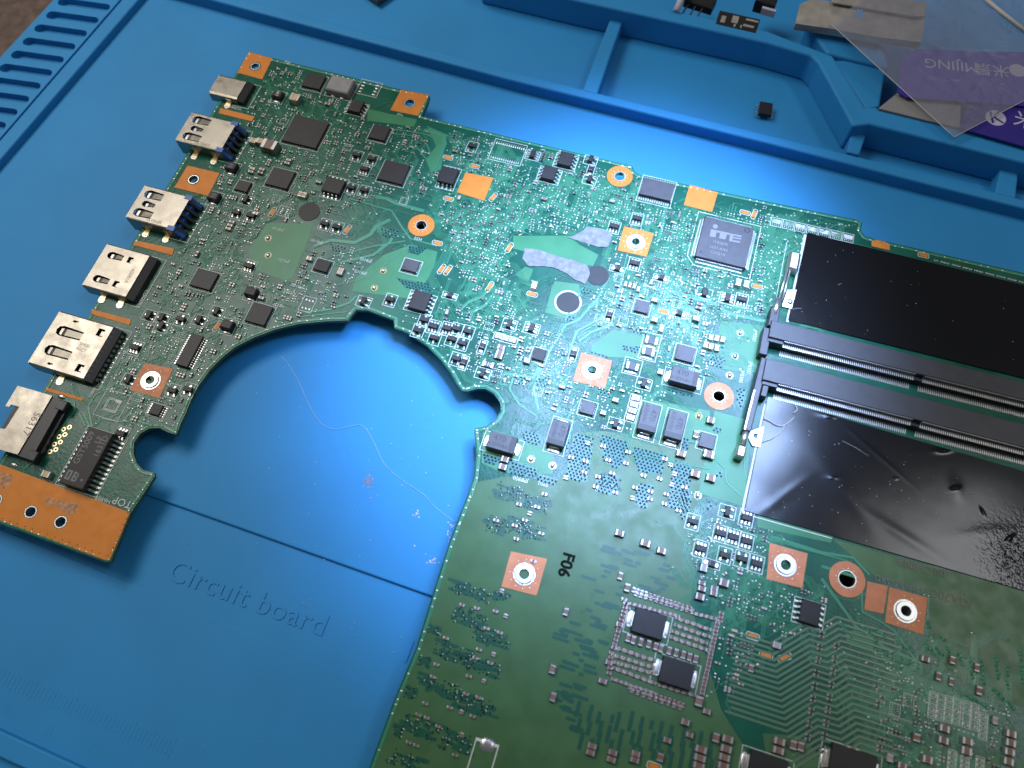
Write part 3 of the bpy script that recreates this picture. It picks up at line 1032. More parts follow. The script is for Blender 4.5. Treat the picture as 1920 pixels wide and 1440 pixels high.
def passive(x, y, rot, w, h, t, m, kind='capacitor'):
    SMALL.append((math.dist(Q(x, y, 0), Q(x + w, y, 0)) + h * .01, kind, x, y, rot, w, h, t, m))
    take(x, y, w + .4, h, .12, rot)


def pp(px, py, wpx, hpx, rot=0, m='capb', t=None, kind='capacitor'):
    c, w, h = size(px, py, wpx, hpx, .6)
    if rot == 90:
        w, h = h, w
    passive(c[0], c[1], math.radians(rot), w, h, t or min(w, h) * .75, m, kind)


def tant(px, py, w, h, rot, t=2.6, txt=True, m='chipg', fold=True):
    c = P(px, py, t)
    ra = math.radians(rot)
    k = ('tant', w, h, t, m)
    if k not in CACHE:
        mb = MB()
        rs = []
        for z, s_, o_ in ((.15, .93, 0), (.15 + t * .45, 1.0, 0), (.15 + t - .1, .965, 0), (.15 + t, .965, .1)):
            a, b = w / 2 * s_ - o_, h / 2 * s_ - o_
            rs.append([(-a, -b, z), (a, -b, z), (a, b, z), (-a, b, z)])
        mb.rings(rs, 0)
        if m == 'chipg':
            mb.box(w * .38, 0, .152 + t, w * .19, h * .90, .01, 1)
        CACHE[k] = mb.mesh('tantalum_capacitor', [m, 'chipd'])
    o = link('tantalum_capacitor', CACHE[k], board, loc=(c[0], c[1], 0), rz=ra)
    kt = ('tterm', w, h)
    if kt not in CACHE:
        mb = MB()
        mb.box(w / 2 + .1, 0, .05, .22, h * .56, 1.2, 0)
        mb.box(w / 2 + .45, 0, .03, .9, h * .6, .14, 0)
        mb.mound(w / 2 + .6, 0, .03, 1.3, h * .66, .18, 0)
        CACHE[kt] = mb.mesh('terminal', ['tin'])
    for s in (0, math.pi):
        link('terminal', CACHE[kt], o, loc=(0, 0, 0), rz=s, local=True)
    if txt:
        mark(o, '470', -w * .10, h * .16, t + .162)
        mark(o, 'af', -w * .12, -h * .24, t + .162)
    take(*c, w + 2.6, h, .3, ra)
    outline(c, w + 2.9, h + .7, ra)
    return o


# --- chips, largest first
o, c = ic(1359, 453, 14.0, 13.9, 1.4, 0, 'chipg', 'xy', 32, .4, 1.0, .17, dot=False, silkbox=False)
IT = c
zt = 1.53
z96 = lambda pts: [(1260 + a / 9.6, 380 + b / 9.6) for a, b in pts]
mb = MB()
for k, pl in enumerate([[(705, 475), (810, 498), (780, 622), (675, 605)], [(812, 499), (1045, 548), (1036, 582), (806, 533)], [(868, 546), (990, 570), (962, 662), (846, 640)],
                        [(1050, 552), (1112, 565), (1080, 702), (1025, 690)], [(1114, 566), (1256, 594), (1248, 624), (1108, 592)], [(1104, 618), (1248, 640), (1242, 664), (1098, 640)], [(1090, 672), (1228, 694), (1218, 724), (1084, 702)]]):
    mb.sheet(PP(z96(pl), zt), zt + .004 + k * .0008)
mb.disc(*P(1341.3, 424.5, zt), zt + .004, .72, 0, 20)
build(mb, 'maker_logo', ['laser'], o)
for key, px, py in (('ite1', 1351, 456), ('ite2', 1347, 466), ('ite3', 1346, 475)):
    p = P(px, py, zt)
    link('lettering', CHIPTXT[key], o, loc=(p[0], p[1], zt + .004))
mb = MB()
p = P(1401, 432, zt)
mb.ring(*p, zt, zt + .012, .5, .85, 0, 24)
mb.disc(*P(1314.5, 472, zt), zt + .004, .36, 0, 16)
build(mb, 'pin_mark', ['chipd'], o)
silk.ribbon([(IT[0] - 7.6 - 1.2 + 2.2, IT[1] - 8.9), (IT[0] + 8.9, IT[1] - 8.9), (IT[0] + 8.9, IT[1] + 8.9), (IT[0] - 8.9, IT[1] + 8.9), (IT[0] - 8.9, IT[1] - 6.4)], .18, Z_SILK, 0, True)

for (px, py, wpx, hpx, t, m) in [(572, 246, 66, 54, .9, 'chip'), (711, 248, 31, 27, .85, 'chip'), (738, 322, 47, 39, .9, 'chip'), (525, 333, 42, 36, .85, 'chip'), (604, 497, 26, 22, .85, 'chip'), (770, 497, 28, 22, .85, 'chipg'),
                                (485, 588, 38, 38, .9, 'chip'), (382, 523, 40, 35, .85, 'chip'), (1285, 662, 33, 28, .85, 'chipg'), (1011, 664, 23, 21, .85, 'chip'), (1204, 574, 26, 22, .85, 'chipg'), (1102, 764, 26, 23, .85, 'chipg'),
                                (1326, 826, 28, 26, .85, 'chipg'), (455, 348, 24, 20, .8, 'chip'), (588, 151, 34, 28, 1.0, 'chip')]:
    c, w, h = size(px, py, wpx, hpx, t)
    ic(px, py, round(w, 2), round(h, 2), t, 0, m)
# leaded small-outline chips: px, py, w along leads axis, h, rot
for (px, py, w, h, rot, key) in [(667, 198, 4.0, 4.6, 0, 'so'), (840, 328, 5.6, 5.0, 90, 'so2'), (625, 347, 5.2, 5.8, 90, 'so2'), (1061, 297, 4.0, 4.9, 0, 'so'), (1030, 323, 4.0, 4.9, 0, 'so'),
                                 (787, 563, 5.0, 5.8, 0, 'so2'), (1520, 1148, 4.4, 5.2, 0, 'so')]:
    o, c = ic(px, py, w, h, 1.45, rot, 'chip', 'x', 4, 1.27)
ic(292, 767, 3.0, 3.0, .9, 0, 'chip', 'x', 5, .6, .8, .26, sep=False)
o, c = ic(1232, 354, 9.2, 6.1, 1.2, 0, 'chipg', None, name='chip', silkbox=False)
mb = MB()
for s in (-1, 1):
    for i in range(14):
        mb.box(c[0] + (i - 6.5) * .65, c[1] + s * 3.55, .03, .3, 1.1, .2, 0)
        mb.mound(c[0] + (i - 6.5) * .65, c[1] + s * 3.8, .03, .38, .8, .12, 0)
build(mb, 'lead_row', ['tin'], o, kind='stuff')
outline(c, 9.9, 9.4)
take(*c, 9.6, 9.6)
# long narrow chip by the cutout and the network transformer
o, c = ic(355, 656, 3.6, 9.6, 1.1, 0, 'chip', 'x', 14, .65, .9, .3, sep=False, silkbox=False)
gz = 3.0
gc = [P(172, 800, gz), P(214, 812, gz), P(152, 917, gz), P(106, 904, gz)]
gx_, gy_ = sum(p[0] for p in gc) / 4, sum(p[1] for p in gc) / 4
gw, gh = 6.9, 15.2
mb = MB()
mb.rings([[(sx * gw / 2 * k, sy * gh / 2 * k2, z) for sx, sy in ((-1, -1), (1, -1), (1, 1), (-1, 1))] for z, k, k2 in ((.1, .95, .98), (1.5, 1, 1), (2.9, .97, .985), (3.0, .94, .975))], 0)
mb.disc(gw * .28, -gh * .36, 3.004, .3, 1, 12)
tr_ = link('network_transformer', mb.mesh('network_transformer', ['chip', 'laser']), board, loc=(gx_, gy_, 0))
for s in (0, math.pi):
    for i in range(12):
        link('lead', lead_mesh(.55, 1.9, 1.4), tr_, loc=(math.cos(s) * gw / 2, (i - 5.5) * 1.2 - .3, 0), rz=s, local=True)
mark(tr_, 'gst', -1.75, 2.1, 3.006, 90)
mark(tr_, 'lf', .7, 5.0, 3.006, 90)
mark(tr_, 'd', 2.1, 3.6, 3.006, 90)
mb = MB()
for q, (a, b, w_, h_) in enumerate([(-1.9, -5.2, .45, 2.4), (-1.35, -4.2, .6, .4), (-1.0, -5.2, .45, 2.4), (-.1, -5.2, .4, 2.4), (.3, -4.2, .5, .42), (.35, -5.2, .5, .42), (.35, -6.2, .5, .42), (.85, -4.7, .35, .9), (.85, -5.8, .35, .9), (-1.45, -6.2, .5, .4)]):
    mb.box(a - .4, b, 3.003 + q * .0006, w_, h_, .004, 0)
link('maker_logo', mb.mesh('maker_logo', ['laser']), tr_, loc=(0, 0, 0), local=True)
take(gx_, gy_, gw + 4.2, gh, .4)
outline((gx_, gy_), gw + 4.6, gh + .8)

# tantalum capacitors
for px, py, w, h, rot in ((1284, 706, 7.2, 4.4, 0), (1217, 783, 7.4, 4.6, -90), (1267, 797, 7.4, 4.6, -90), (1047, 811, 6.8, 4.4, -90), (941, 829, 7.2, 4.5, 0)):
    tant(px, py, w, h, rot)
for px, py in ((1217, 1169), (1269, 1262)):
    tant(px, py, 7.2, 5.6, 0, 1.9, False, 'chip')
tant(1600, 1436, 9.5, 6.5, 0, 1.9, False, 'chip')
tant(1440, 1440, 8.0, 5.0, 0, 1.5, False, 'chip')
# power inductor near the top edge
c, w, h = size(637, 157, 44, 30, 2.6)
mb = MB()
mb.box(0, 0, .1, w, h, 2.5, 0, 0, .35)
for s in (-1, 1):
    mb.mound(s * w * .2, -h / 2 - .3, .03, 1.5, 1.0, .5, 1)
o = link('inductor', mb.mesh('inductor', ['induct', 'solder']), board, loc=(c[0], c[1], 0))
take(*c, w, h)
outline(c, w + 1, h + 1.2)


def smallind(px, py, key=None, rot=0, w=3.2, h=2.6):
    c = P(px, py, 1.6)
    k = ('ind', w, h)
    if k not in CACHE:
        mb = MB()
        mb.box(0, 0, .1, w, h, 1.7, 0, 0, .3)
        for s in (-1, 1):
            mb.mound(0, s * (h / 2 + .4), .03, w * .7, 1.0, .3, 1)
        CACHE[k] = mb.mesh('ferrite_inductor', ['chip', 'tin'])
    o = link('ferrite_inductor', CACHE[k], board, loc=(c[0], c[1], 0), rz=math.radians(rot))
    if key:
        mark(o, key, 0, 0, 1.806, -90)
    take(*c, w, h + 1.6, .2)
    outline(c, w + .7, h + 2.2)


for px, py, key in ((520, 176, '4r7'), (433, 311, 'e3'), (400, 367, 'e3'), (470, 546, None), (425, 608, None)):
    smallind(px, py, key)
# transistors and diodes
for px, py, rot, n in [(668, 289, 0, 3), (696, 296, 0, 3), (658, 350, 0, 3), (682, 355, 0, 3), (608, 418, 0, 3), (631, 424, 0, 3), (885, 272, 0, 3), (1108, 297, 90, 3), (1106, 334, 90, 3), (681, 563, 90, 3), (731, 560, 0, 3),
                       (795, 598, 0, 3), (812, 610, 0, 6), (838, 614, 0, 6), (856, 615, 0, 3), (877, 620, 0, 3), (783, 618, 0, 3), (814, 632, 180, 3), (847, 634, 180, 3), (866, 642, 0, 3), (855, 671, 0, 3), (905, 698, 90, 3),
                       (955, 606, 90, 3), (997, 613, 90, 6), (1155, 793, 90, 3), (1208, 717, 90, 3), (1365, 958, 90, 3), (1300, 977, 0, 3), (1401, 970, 0, 6), (1352, 999, 0, 6), (1376, 1006, 0, 6), (1401, 1014, 0, 6),
                       (1315, 1028, 0, 6), (1392, 1047, 180, 3), (1420, 1056, 0, 6), (1360, 1040, 0, 3), (683, 315, 0, 6), (1195, 408, 0, 6), (1152, 423, 0, 6), (1365, 557, 90, 6), (1392, 560, 0, 6), (1190, 492, 0, 6), (999, 288, 90, 6),
                       (322, 731, 0, 3), (352, 729, 0, 3), (278, 589, 90, 3), (302, 594, 90, 3), (301, 610, 90, 3), (338, 597, 0, 3), (252, 650, 0, 6), (466, 497, 0, 6), (460, 372, 90, 3), (442, 397, 0, 3), (470, 403, 0, 3),
                       (240, 710, 90, 3), (372, 598, 90, 3), (405, 582, 90, 3), (1322, 547, 90, 2), (225, 812, 0, 6)]:
    sot(px, py, rot, n=n, w=2.6 if n == 6 else 2.5, h=1.3 if n == 3 else 1.5)
for px, py, rot in [(843, 552, 0), (869, 678, 90), (904, 648, 90), (1158, 502, 0), (1240, 519, 0), (1274, 586, 0), (1143, 589, 90), (1335, 1056, 0), (1108, 316, 90), (1075, 662, 90)]:
    diode(px, py, rot)
# flat shunt resistors with bright frames
for px, py in ((1222, 638), (1216, 659), (1186, 686)):
    c, w, h = size(px, py, 24, 11, .6)
    passive(c[0], c[1], 0, w, h * 1.2, .5, 'chipg', 'shunt_resistor')
    pads.mound(c[0], c[1] - h, .03, w, .9, .2, 0)
    outline(c, w + 1.3, h + 3)
for px, py in ((1192, 746), (1189, 758), (1186, 770), (1182, 783), (936, 630), (948, 634), (960, 637)):
    c, w, h = size(px, py, 15, 10, .5)
    passive(c[0], c[1], 0, w, h, .5, 'capg', 'shunt_resistor')
    outline(c, w + .8, h + .5)
c, w, h = size(915, 683, 22, 11, .6)
passive(c[0], c[1], 0, w, h, .6, 'resb', 'shunt_resistor')
link('lettering', CHIPTXT['510'], board, loc=(c[0], c[1], .67))
# larger ceramic capacitors, one by one
for px, py, wpx, hpx, rot, m in [
    (555, 188, 17, 14, 0, 'capt'), (490, 267, 15, 10, 0, 'capt'), (508, 278, 26, 18, 0, 'capb'), (476, 266, 12, 10, 0, 'capt'), (88, 890, 15, 13, 0, 'capt'), (1332, 789, 14, 11, 0, 'capb'), (1277, 851, 17, 12, 0, 'capb'), (1328, 853, 20, 14, 0, 'capb'),
    (1303, 889, 17, 12, 0, 'capb'), (1332, 897, 17, 12, 0, 'capb'), (1305, 815, 10, 13, 90, 'capb'), (947, 862, 14, 11, 0, 'capb'), (943, 876, 14, 11, 0, 'capb'), (940, 652, 14, 9, 0, 'capb'), (938, 661, 14, 9, 0, 'capb'), (935, 669, 14, 9, 0, 'capb'),
    (1162, 1000, 16, 11, 0, 'capb'), (1210, 1019, 18, 12, 0, 'capb'), (1240, 1033, 16, 11, 0, 'capb'), (1061, 1147, 9, 15, 90, 'capb'), (1036, 1255, 11, 17, 90, 'capb'), (1037, 1307, 11, 17, 90, 'capb'), (1163, 1080, 9, 14, 90, 'capb'),
    (1176, 1102, 10, 15, 90, 'capb'), (1357, 1093, 18, 14, 0, 'capb'), (1316, 1104, 15, 10, 0, 'capb'), (1312, 1119, 17, 12, 0, 'capb'), (1316, 1093, 14, 8, 0, 'capb'), (1339, 1104, 14, 9, 0, 'capb'), (1338, 1113, 14, 9, 0, 'capb'), (1319, 1065, 13, 14, 0, 'capg'),
    (1162, 1171, 14, 10, 0, 'capb'), (1142, 1242, 14, 10, 0, 'capb'), (1130, 1277, 16, 10, 20, 'capb'), (1310, 1315, 14, 19, 90, 'capb'), (1325, 1334, 15, 10, 20, 'capb'), (1285, 1354, 16, 12, 20, 'capb'), (1293, 1378, 14, 10, 20, 'capb'),
    (1110, 1399, 17, 11, 0, 'capb'), (1107, 1411, 17, 11, 0, 'capb'), (1149, 1411, 17, 11, 0, 'capb'), (1146, 1424, 17, 11, 0, 'capb'), (1192, 1413, 17, 11, 0, 'capb'), (1190, 1425, 17, 11, 0, 'capb'), (1251, 1388, 15, 10, 0, 'capb'), (1238, 1420, 12, 16, 90, 'capb'),
    (1314, 1405, 22, 13, 0, 'capb'), (1312, 1421, 22, 13, 0, 'capb'), (1310, 1436, 22, 13, 0, 'capb'), (1342, 1383, 13, 17, 90, 'capb'), (1364, 1386, 21, 13, 0, 'capb'), (1361, 1404, 21, 13, 0, 'capb'), (1358, 1420, 21, 13, 0, 'capb'), (1356, 1436, 21, 13, 0, 'capb'),
    (1461, 1390, 21, 13, 0, 'capb'), (1459, 1407, 21, 13, 0, 'capb'), (1487, 1397, 13, 17, 90, 'capb'), (1501, 1400, 12, 17, 90, 'capb'), (1597, 1408, 21, 13, 0, 'capb'), (1718, 1383, 13, 15, 90, 'capb'), (1770, 1366, 19, 13, 0, 'capb'), (1768, 1388, 19, 13, 0, 'capb'),
    (1813, 1390, 20, 13, 0, 'capb'), (1811, 1408, 20, 14, 0, 'capb'), (1738, 1424, 19, 14, 0, 'capb'), (1895, 1376, 19, 13, 0, 'capb'), (1894, 1393, 19, 13, 0, 'capb'), (1892, 1410, 19, 13, 0, 'capb'), (1890, 1428, 19, 13, 0, 'capb'), (1866, 1351, 10, 14, 90, 'capg'),
    (1735, 1236, 16, 10, 0, 'capb'), (1786, 1238, 10, 14, 90, 'capb'), (1760, 1268, 9, 15, 90, 'capb'), (1784, 1278, 8, 15, 90, 'capb'), (1836, 1295, 10, 16, 90, 'capb'), (1832, 1252, 9, 15, 90, 'capb'), (1456, 1210, 16, 12, 0, 'capg'), (1668, 1421, 12, 15, 90, 'capg'), (1691, 1436, 17, 12, 0, 'capb'),
    (1333, 633, 9, 10, 90, 'capt'), (1344, 635, 9, 10, 90, 'capt'), (1355, 637, 9, 10, 90, 'capt'), (1323, 647, 9, 11, 90, 'capt'), (1333, 650, 9, 11, 90, 'capt'), (1344, 653, 9, 11, 90, 'capt'), (1240, 616, 9, 13, 90, 'capg'), (1384, 531, 11, 13, 90, 'capg'), (1399, 534, 11, 13, 90, 'capg'),
    (1227, 563, 11, 8, 0, 'capg'), (1227, 600, 11, 9, 0, 'capg'), (1305, 598, 12, 9, 0, 'capg'), (988, 677, 11, 10, 0, 'capg'), (1154, 750, 11, 8, 0, 'capg'), (1131, 774, 10, 8, 0, 'capg'), (1238, 697, 8, 9, 0, 'capg'), (1002, 536, 10, 14, 90, 'capt'),
    (640, 506, 10, 7, 0, 'capt'), (637, 512, 10, 7, 0, 'capt'), (580, 485, 9, 7, 0, 'capt'), (480, 400, 8, 6, 0, 'capt'), (563, 365, 8, 10, 90, 'capt'), (571, 367, 8, 10, 90, 'capt'), (1408, 1253, 10, 14, 90, 'capb')]:
    r = rot if rot in (0, 90) else 0
    pp(px, py, wpx, hpx, r, m)
for k, (px, py) in enumerate([(930, 975), (993, 962), (973, 945), (968, 1010), (1021, 926), (1007, 950), (1102, 830), (1131, 836), (1178, 847), (1247, 860), (1174, 868), (1258, 871), (1141, 862), (1098, 864), (1071, 857), (1096, 885), (1061, 895), (1121, 893), (1117, 912), (1154, 923),
                              (1191, 914), (1186, 933), (1220, 921), (1219, 935), (1250, 926), (1246, 944), (1265, 888), (1284, 913), (1273, 957), (1207, 891), (1237, 897), (1260, 908), (1148, 887),
                              (866, 1134), (894, 1140), (929, 1146), (948, 1155), (912, 1178), (937, 1186), (836, 1196), (898, 1218), (925, 1227), (891, 1234), (919, 1243), (818, 1246), (879, 1268), (907, 1277), (811, 1269), (874, 1301), (897, 1308), (843, 1327), (865, 1335),
                              (886, 1343), (784, 1340), (800, 1346), (821, 1362), (866, 1378), (766, 1392), (780, 1398), (853, 1416), (797, 1319), (941, 1108), (1000, 1052), (984, 975), (1015, 1000), (965, 985)]):
    pp(px, py, 8.5, 6, 90 if k % 5 == 1 else 0, 'capb', .45)

# processor underside: strings of small capacitors between two pixels


def string(x0, y0, x1, y1, n, rot=0, wpx=8, hpx=5.5, jit=.3, m='capb'):
    for i in range(n):
        t = i / max(1, n - 1)
        c = P(x0 + (x1 - x0) * t + random.uniform(-jit, jit), y0 + (y1 - y0) * t + random.uniform(-jit, jit))
        w, h = wpx / 7.4, hpx / 7.0
        if isin(*c):
            passive(c[0], c[1], math.radians(rot), w, h, .4, m)


for a in [(1188, 1107, 1295, 1142, 15, 90), (1192, 1113, 1297, 1147, 12, 90), (1185, 1133, 1270, 1155, 10, 0), (1174, 1132, 1150, 1215, 12, 0), (1170, 1124, 1178, 1140, 3, 0), (1345, 1168, 1316, 1300, 19, 0), (1270, 1160, 1328, 1180, 6, 0), (1268, 1173, 1326, 1193, 6, 0),
          (1263, 1185, 1322, 1205, 6, 0), (1260, 1196, 1320, 1217, 6, 0), (1152, 1214, 1225, 1238, 7, 0), (1149, 1228, 1222, 1251, 7, 0), (1155, 1243, 1222, 1262, 6, 0), (1152, 1253, 1225, 1280, 7, 0), (1146, 1224, 1142, 1262, 5, 0), (1150, 1274, 1225, 1300, 9, 0),
          (1180, 1288, 1280, 1322, 13, 90), (1184, 1295, 1275, 1327, 9, 90), (1240, 1285, 1300, 1303, 6, 0), (1300, 1150, 1338, 1160, 5, 0), (1352, 1150, 1350, 1165, 3, 0)]:
    string(*a)
for i in range(11):
    pp(1176 + 13.0 * i + random.uniform(-2, 2), 1196 + 4.0 * i, 9, 15, 90, 'capb')

# --- round insulating stickers and the torn strips
for px, py, r, ring_ in ((1121, 517, 3.05, 0), (1065, 567, 3.2, 3.7), (580, 397, 3.1, 0)):
    c = P(px, py)
    mb = MB()
    if ring_:
        silk.prism(circ(c, ring_, 36), 0.03, .11, 0, [circ(c, r - .1, 36)])
    mb.prism(circ(c, r, 36), 0.02, .16, 0)
    build(mb, 'round_sticker', ['chip'], board)
    take(*c, 2 * r, 2 * r, .3)
for pl in ([(1064, 446), (1078, 442), (1094, 433), (1101, 425), (1118, 428), (1146, 436), (1146, 450), (1139, 463), (1121, 464), (1104, 458), (1088, 453)],
           [(984, 466), (1006, 468), (1032, 477), (1058, 484), (1086, 492), (1102, 499), (1106, 514), (1098, 533), (1080, 526), (1064, 514), (1052, 508), (1040, 503), (1018, 500), (992, 500), (980, 486)]):
    pts = []
    for i in range(len(pl)):
        a, b = pl[i - 1], pl[i]
        for k in range(4):
            t = k / 4
            pts.append((a[0] + (b[0] - a[0]) * t + random.uniform(-.7, .7), a[1] + (b[1] - a[1]) * t + random.uniform(-.7, .7)))
    mb = MB()
    mb.prism(PP(pts), .02, .22, 0)
    build(mb, 'torn_tape', ['tape'], board)
    free &= ~raster(PP(pts))

# --- flux stained through-hole joints
for px, py in [(503, 447), (503, 479), (719, 508), (702, 540), (1388, 624), (1378, 668), (1368, 704), (996, 861), (1036, 873), (1310, 780), (1308, 929)]:
    c = P(px, py)
    mb = MB()
    mb.disc(*c, .085, 1.0, 0, 16)
    mb.mound(c[0], c[1], .09, .9, 1.5, .5, 1)
    build(mb, 'through_hole_joint', ['flux', 'solder'], board)
    take(*c, 2, 2, .2)
for px, py in [(118, 814), (131, 800), (110, 826), (122, 815), (101, 832), (114, 828), (94, 847), (106, 841)]:
    pass
for i in range(4):
    for k in range(2):
        p = P(94 + i * 8.5 + k * 11, 847 - i * 14 - k * 4)
        mb = MB()
        mb.ring(*p, .02, .1, .3, .62, 0, 14)
        viah.disc(*p, .05, .3, 0, 10)
        build(mb, 'plated_hole', ['gold'], board)
        take(*p, 1.2, 1.2, .2)

# empty footprints


def footprint(px, py, n, pitch, gap, pw, ph, rot=0, box=True):
    c = P(px, py)
    ra = math.radians(rot)
    cs, sn = math.cos(ra), math.sin(ra)
    for s in (-1, 1):
        for i in range(n):
            a, b = (i - (n - 1) / 2) * pitch, s * gap / 2
            pads.mound(c[0] + a * cs - b * sn, c[1] + a * sn + b * cs, .03, pw, ph, .12, 0, ra)
    if box:
        outline(c, n * pitch + .8, gap + ph + 1.0, ra)
    take(*c, n * pitch + .5, gap + ph + .6, .2, ra)


footprint(952, 286, 14, .65, 5.6, .36, 1.3)
footprint(692, 166, 4, 1.27, 4.6, .6, 1.3, 90)
footprint(577, 571, 3, .95, 2.6, .5, 1.0)
footprint(533, 397, 4, .6, 1.6, .4, .9, 90)
for i in range(7):
    c, w, h = size(1455 + 22.5 * i, 417 + 4.9 * i, 17, 11, 0)
    silk.prism([(c[0] - w / 2, c[1] - .4), (c[0] + w / 2, c[1] - .4), (c[0] + w / 2, c[1] + h / 2), (c[0] - w / 2, c[1] + h / 2)], .02, .1)
    outline(c, w + .5, h + .9)
    for k in range(4):
        pads.mound(c[0] + (k - 1.5) * .55, c[1] - .75, .03, .3, .6, .12)
    take(*c, w, h + 1)
c = P(211, 760)
outline(c, 7.0, 7.4)
outline(c, 3.6, 3.4, 0, .18)
outline(c, 2.9, 2.7, 0, .18)
for i in range(4):
    for k in range(4):
        pads.disc(c[0] + (i - 1.5) * .55, c[1] + (k - 1.5) * .5, .04, .12, 0, 6, .04)
silk.prism([(c[0] + .3, c[1] + 1.0), (c[0] + 1.9, c[1] + 1.0), (c[0] + 1.9, c[1] + 1.8), (c[0] + .3, c[1] + 1.8)], .03, .13)
take(*c, 5, 5)
c, w, h = size(908, 1412, 44, 64, 0)
outline((c[0], c[1] - 1), w, h, 0, .25)
pads.mound(c[0] + .2, c[1] + h * .26, .03, 3.2, 2.6, .35)
silk.prism([(c[0] - w / 2, c[1] - 1 + h / 2 - .5), (c[0] + w / 2, c[1] - 1 + h / 2 - .5), (c[0] + w / 2, c[1] - 1 + h / 2), (c[0] - w / 2, c[1] - 1 + h / 2)], .03, .15)
# ladder-like resistor footprints at the lower right
for px, py, nr in [(1748, 1322, 5), (1763, 1326, 5), (1778, 1330, 5), (1793, 1334, 5), (1812, 1340, 5), (1826, 1344, 5), (1843, 1362, 5), (1784, 1432, 5), (1808, 1438, 5), (1836, 1440, 4)]:
    c = P(px, py)
    outline(c, 1.7, nr * 1.0 + .4, 0, .1)
    for k in range(nr):
        y = c[1] + (k - (nr - 1) / 2) * 1.0
        outline((c[0], y), 1.5, .62, 0, .1)
        for s in (-1, 1):
            pads.mound(c[0] + s * .45, y, .03, .4, .4, .07)
    take(*c, 1.8, nr + .6, .1)

# ------------------------------------------------------------------ ports along the board's short edge


def tongue_cut(x0, x1, y, wa, wb):
    """outline of a U-shaped spring cut: rounded at x0, tapering to x1"""
    pts = [(x1, y - wb / 2), (x1, y + wb / 2)]
    for s in range(5):
        a = math.pi / 2 + math.pi * s / 4
        pts.append((x0 + wa / 2 + math.cos(a) * wa / 2, y + math.sin(a) * wa / 2))
    return pts


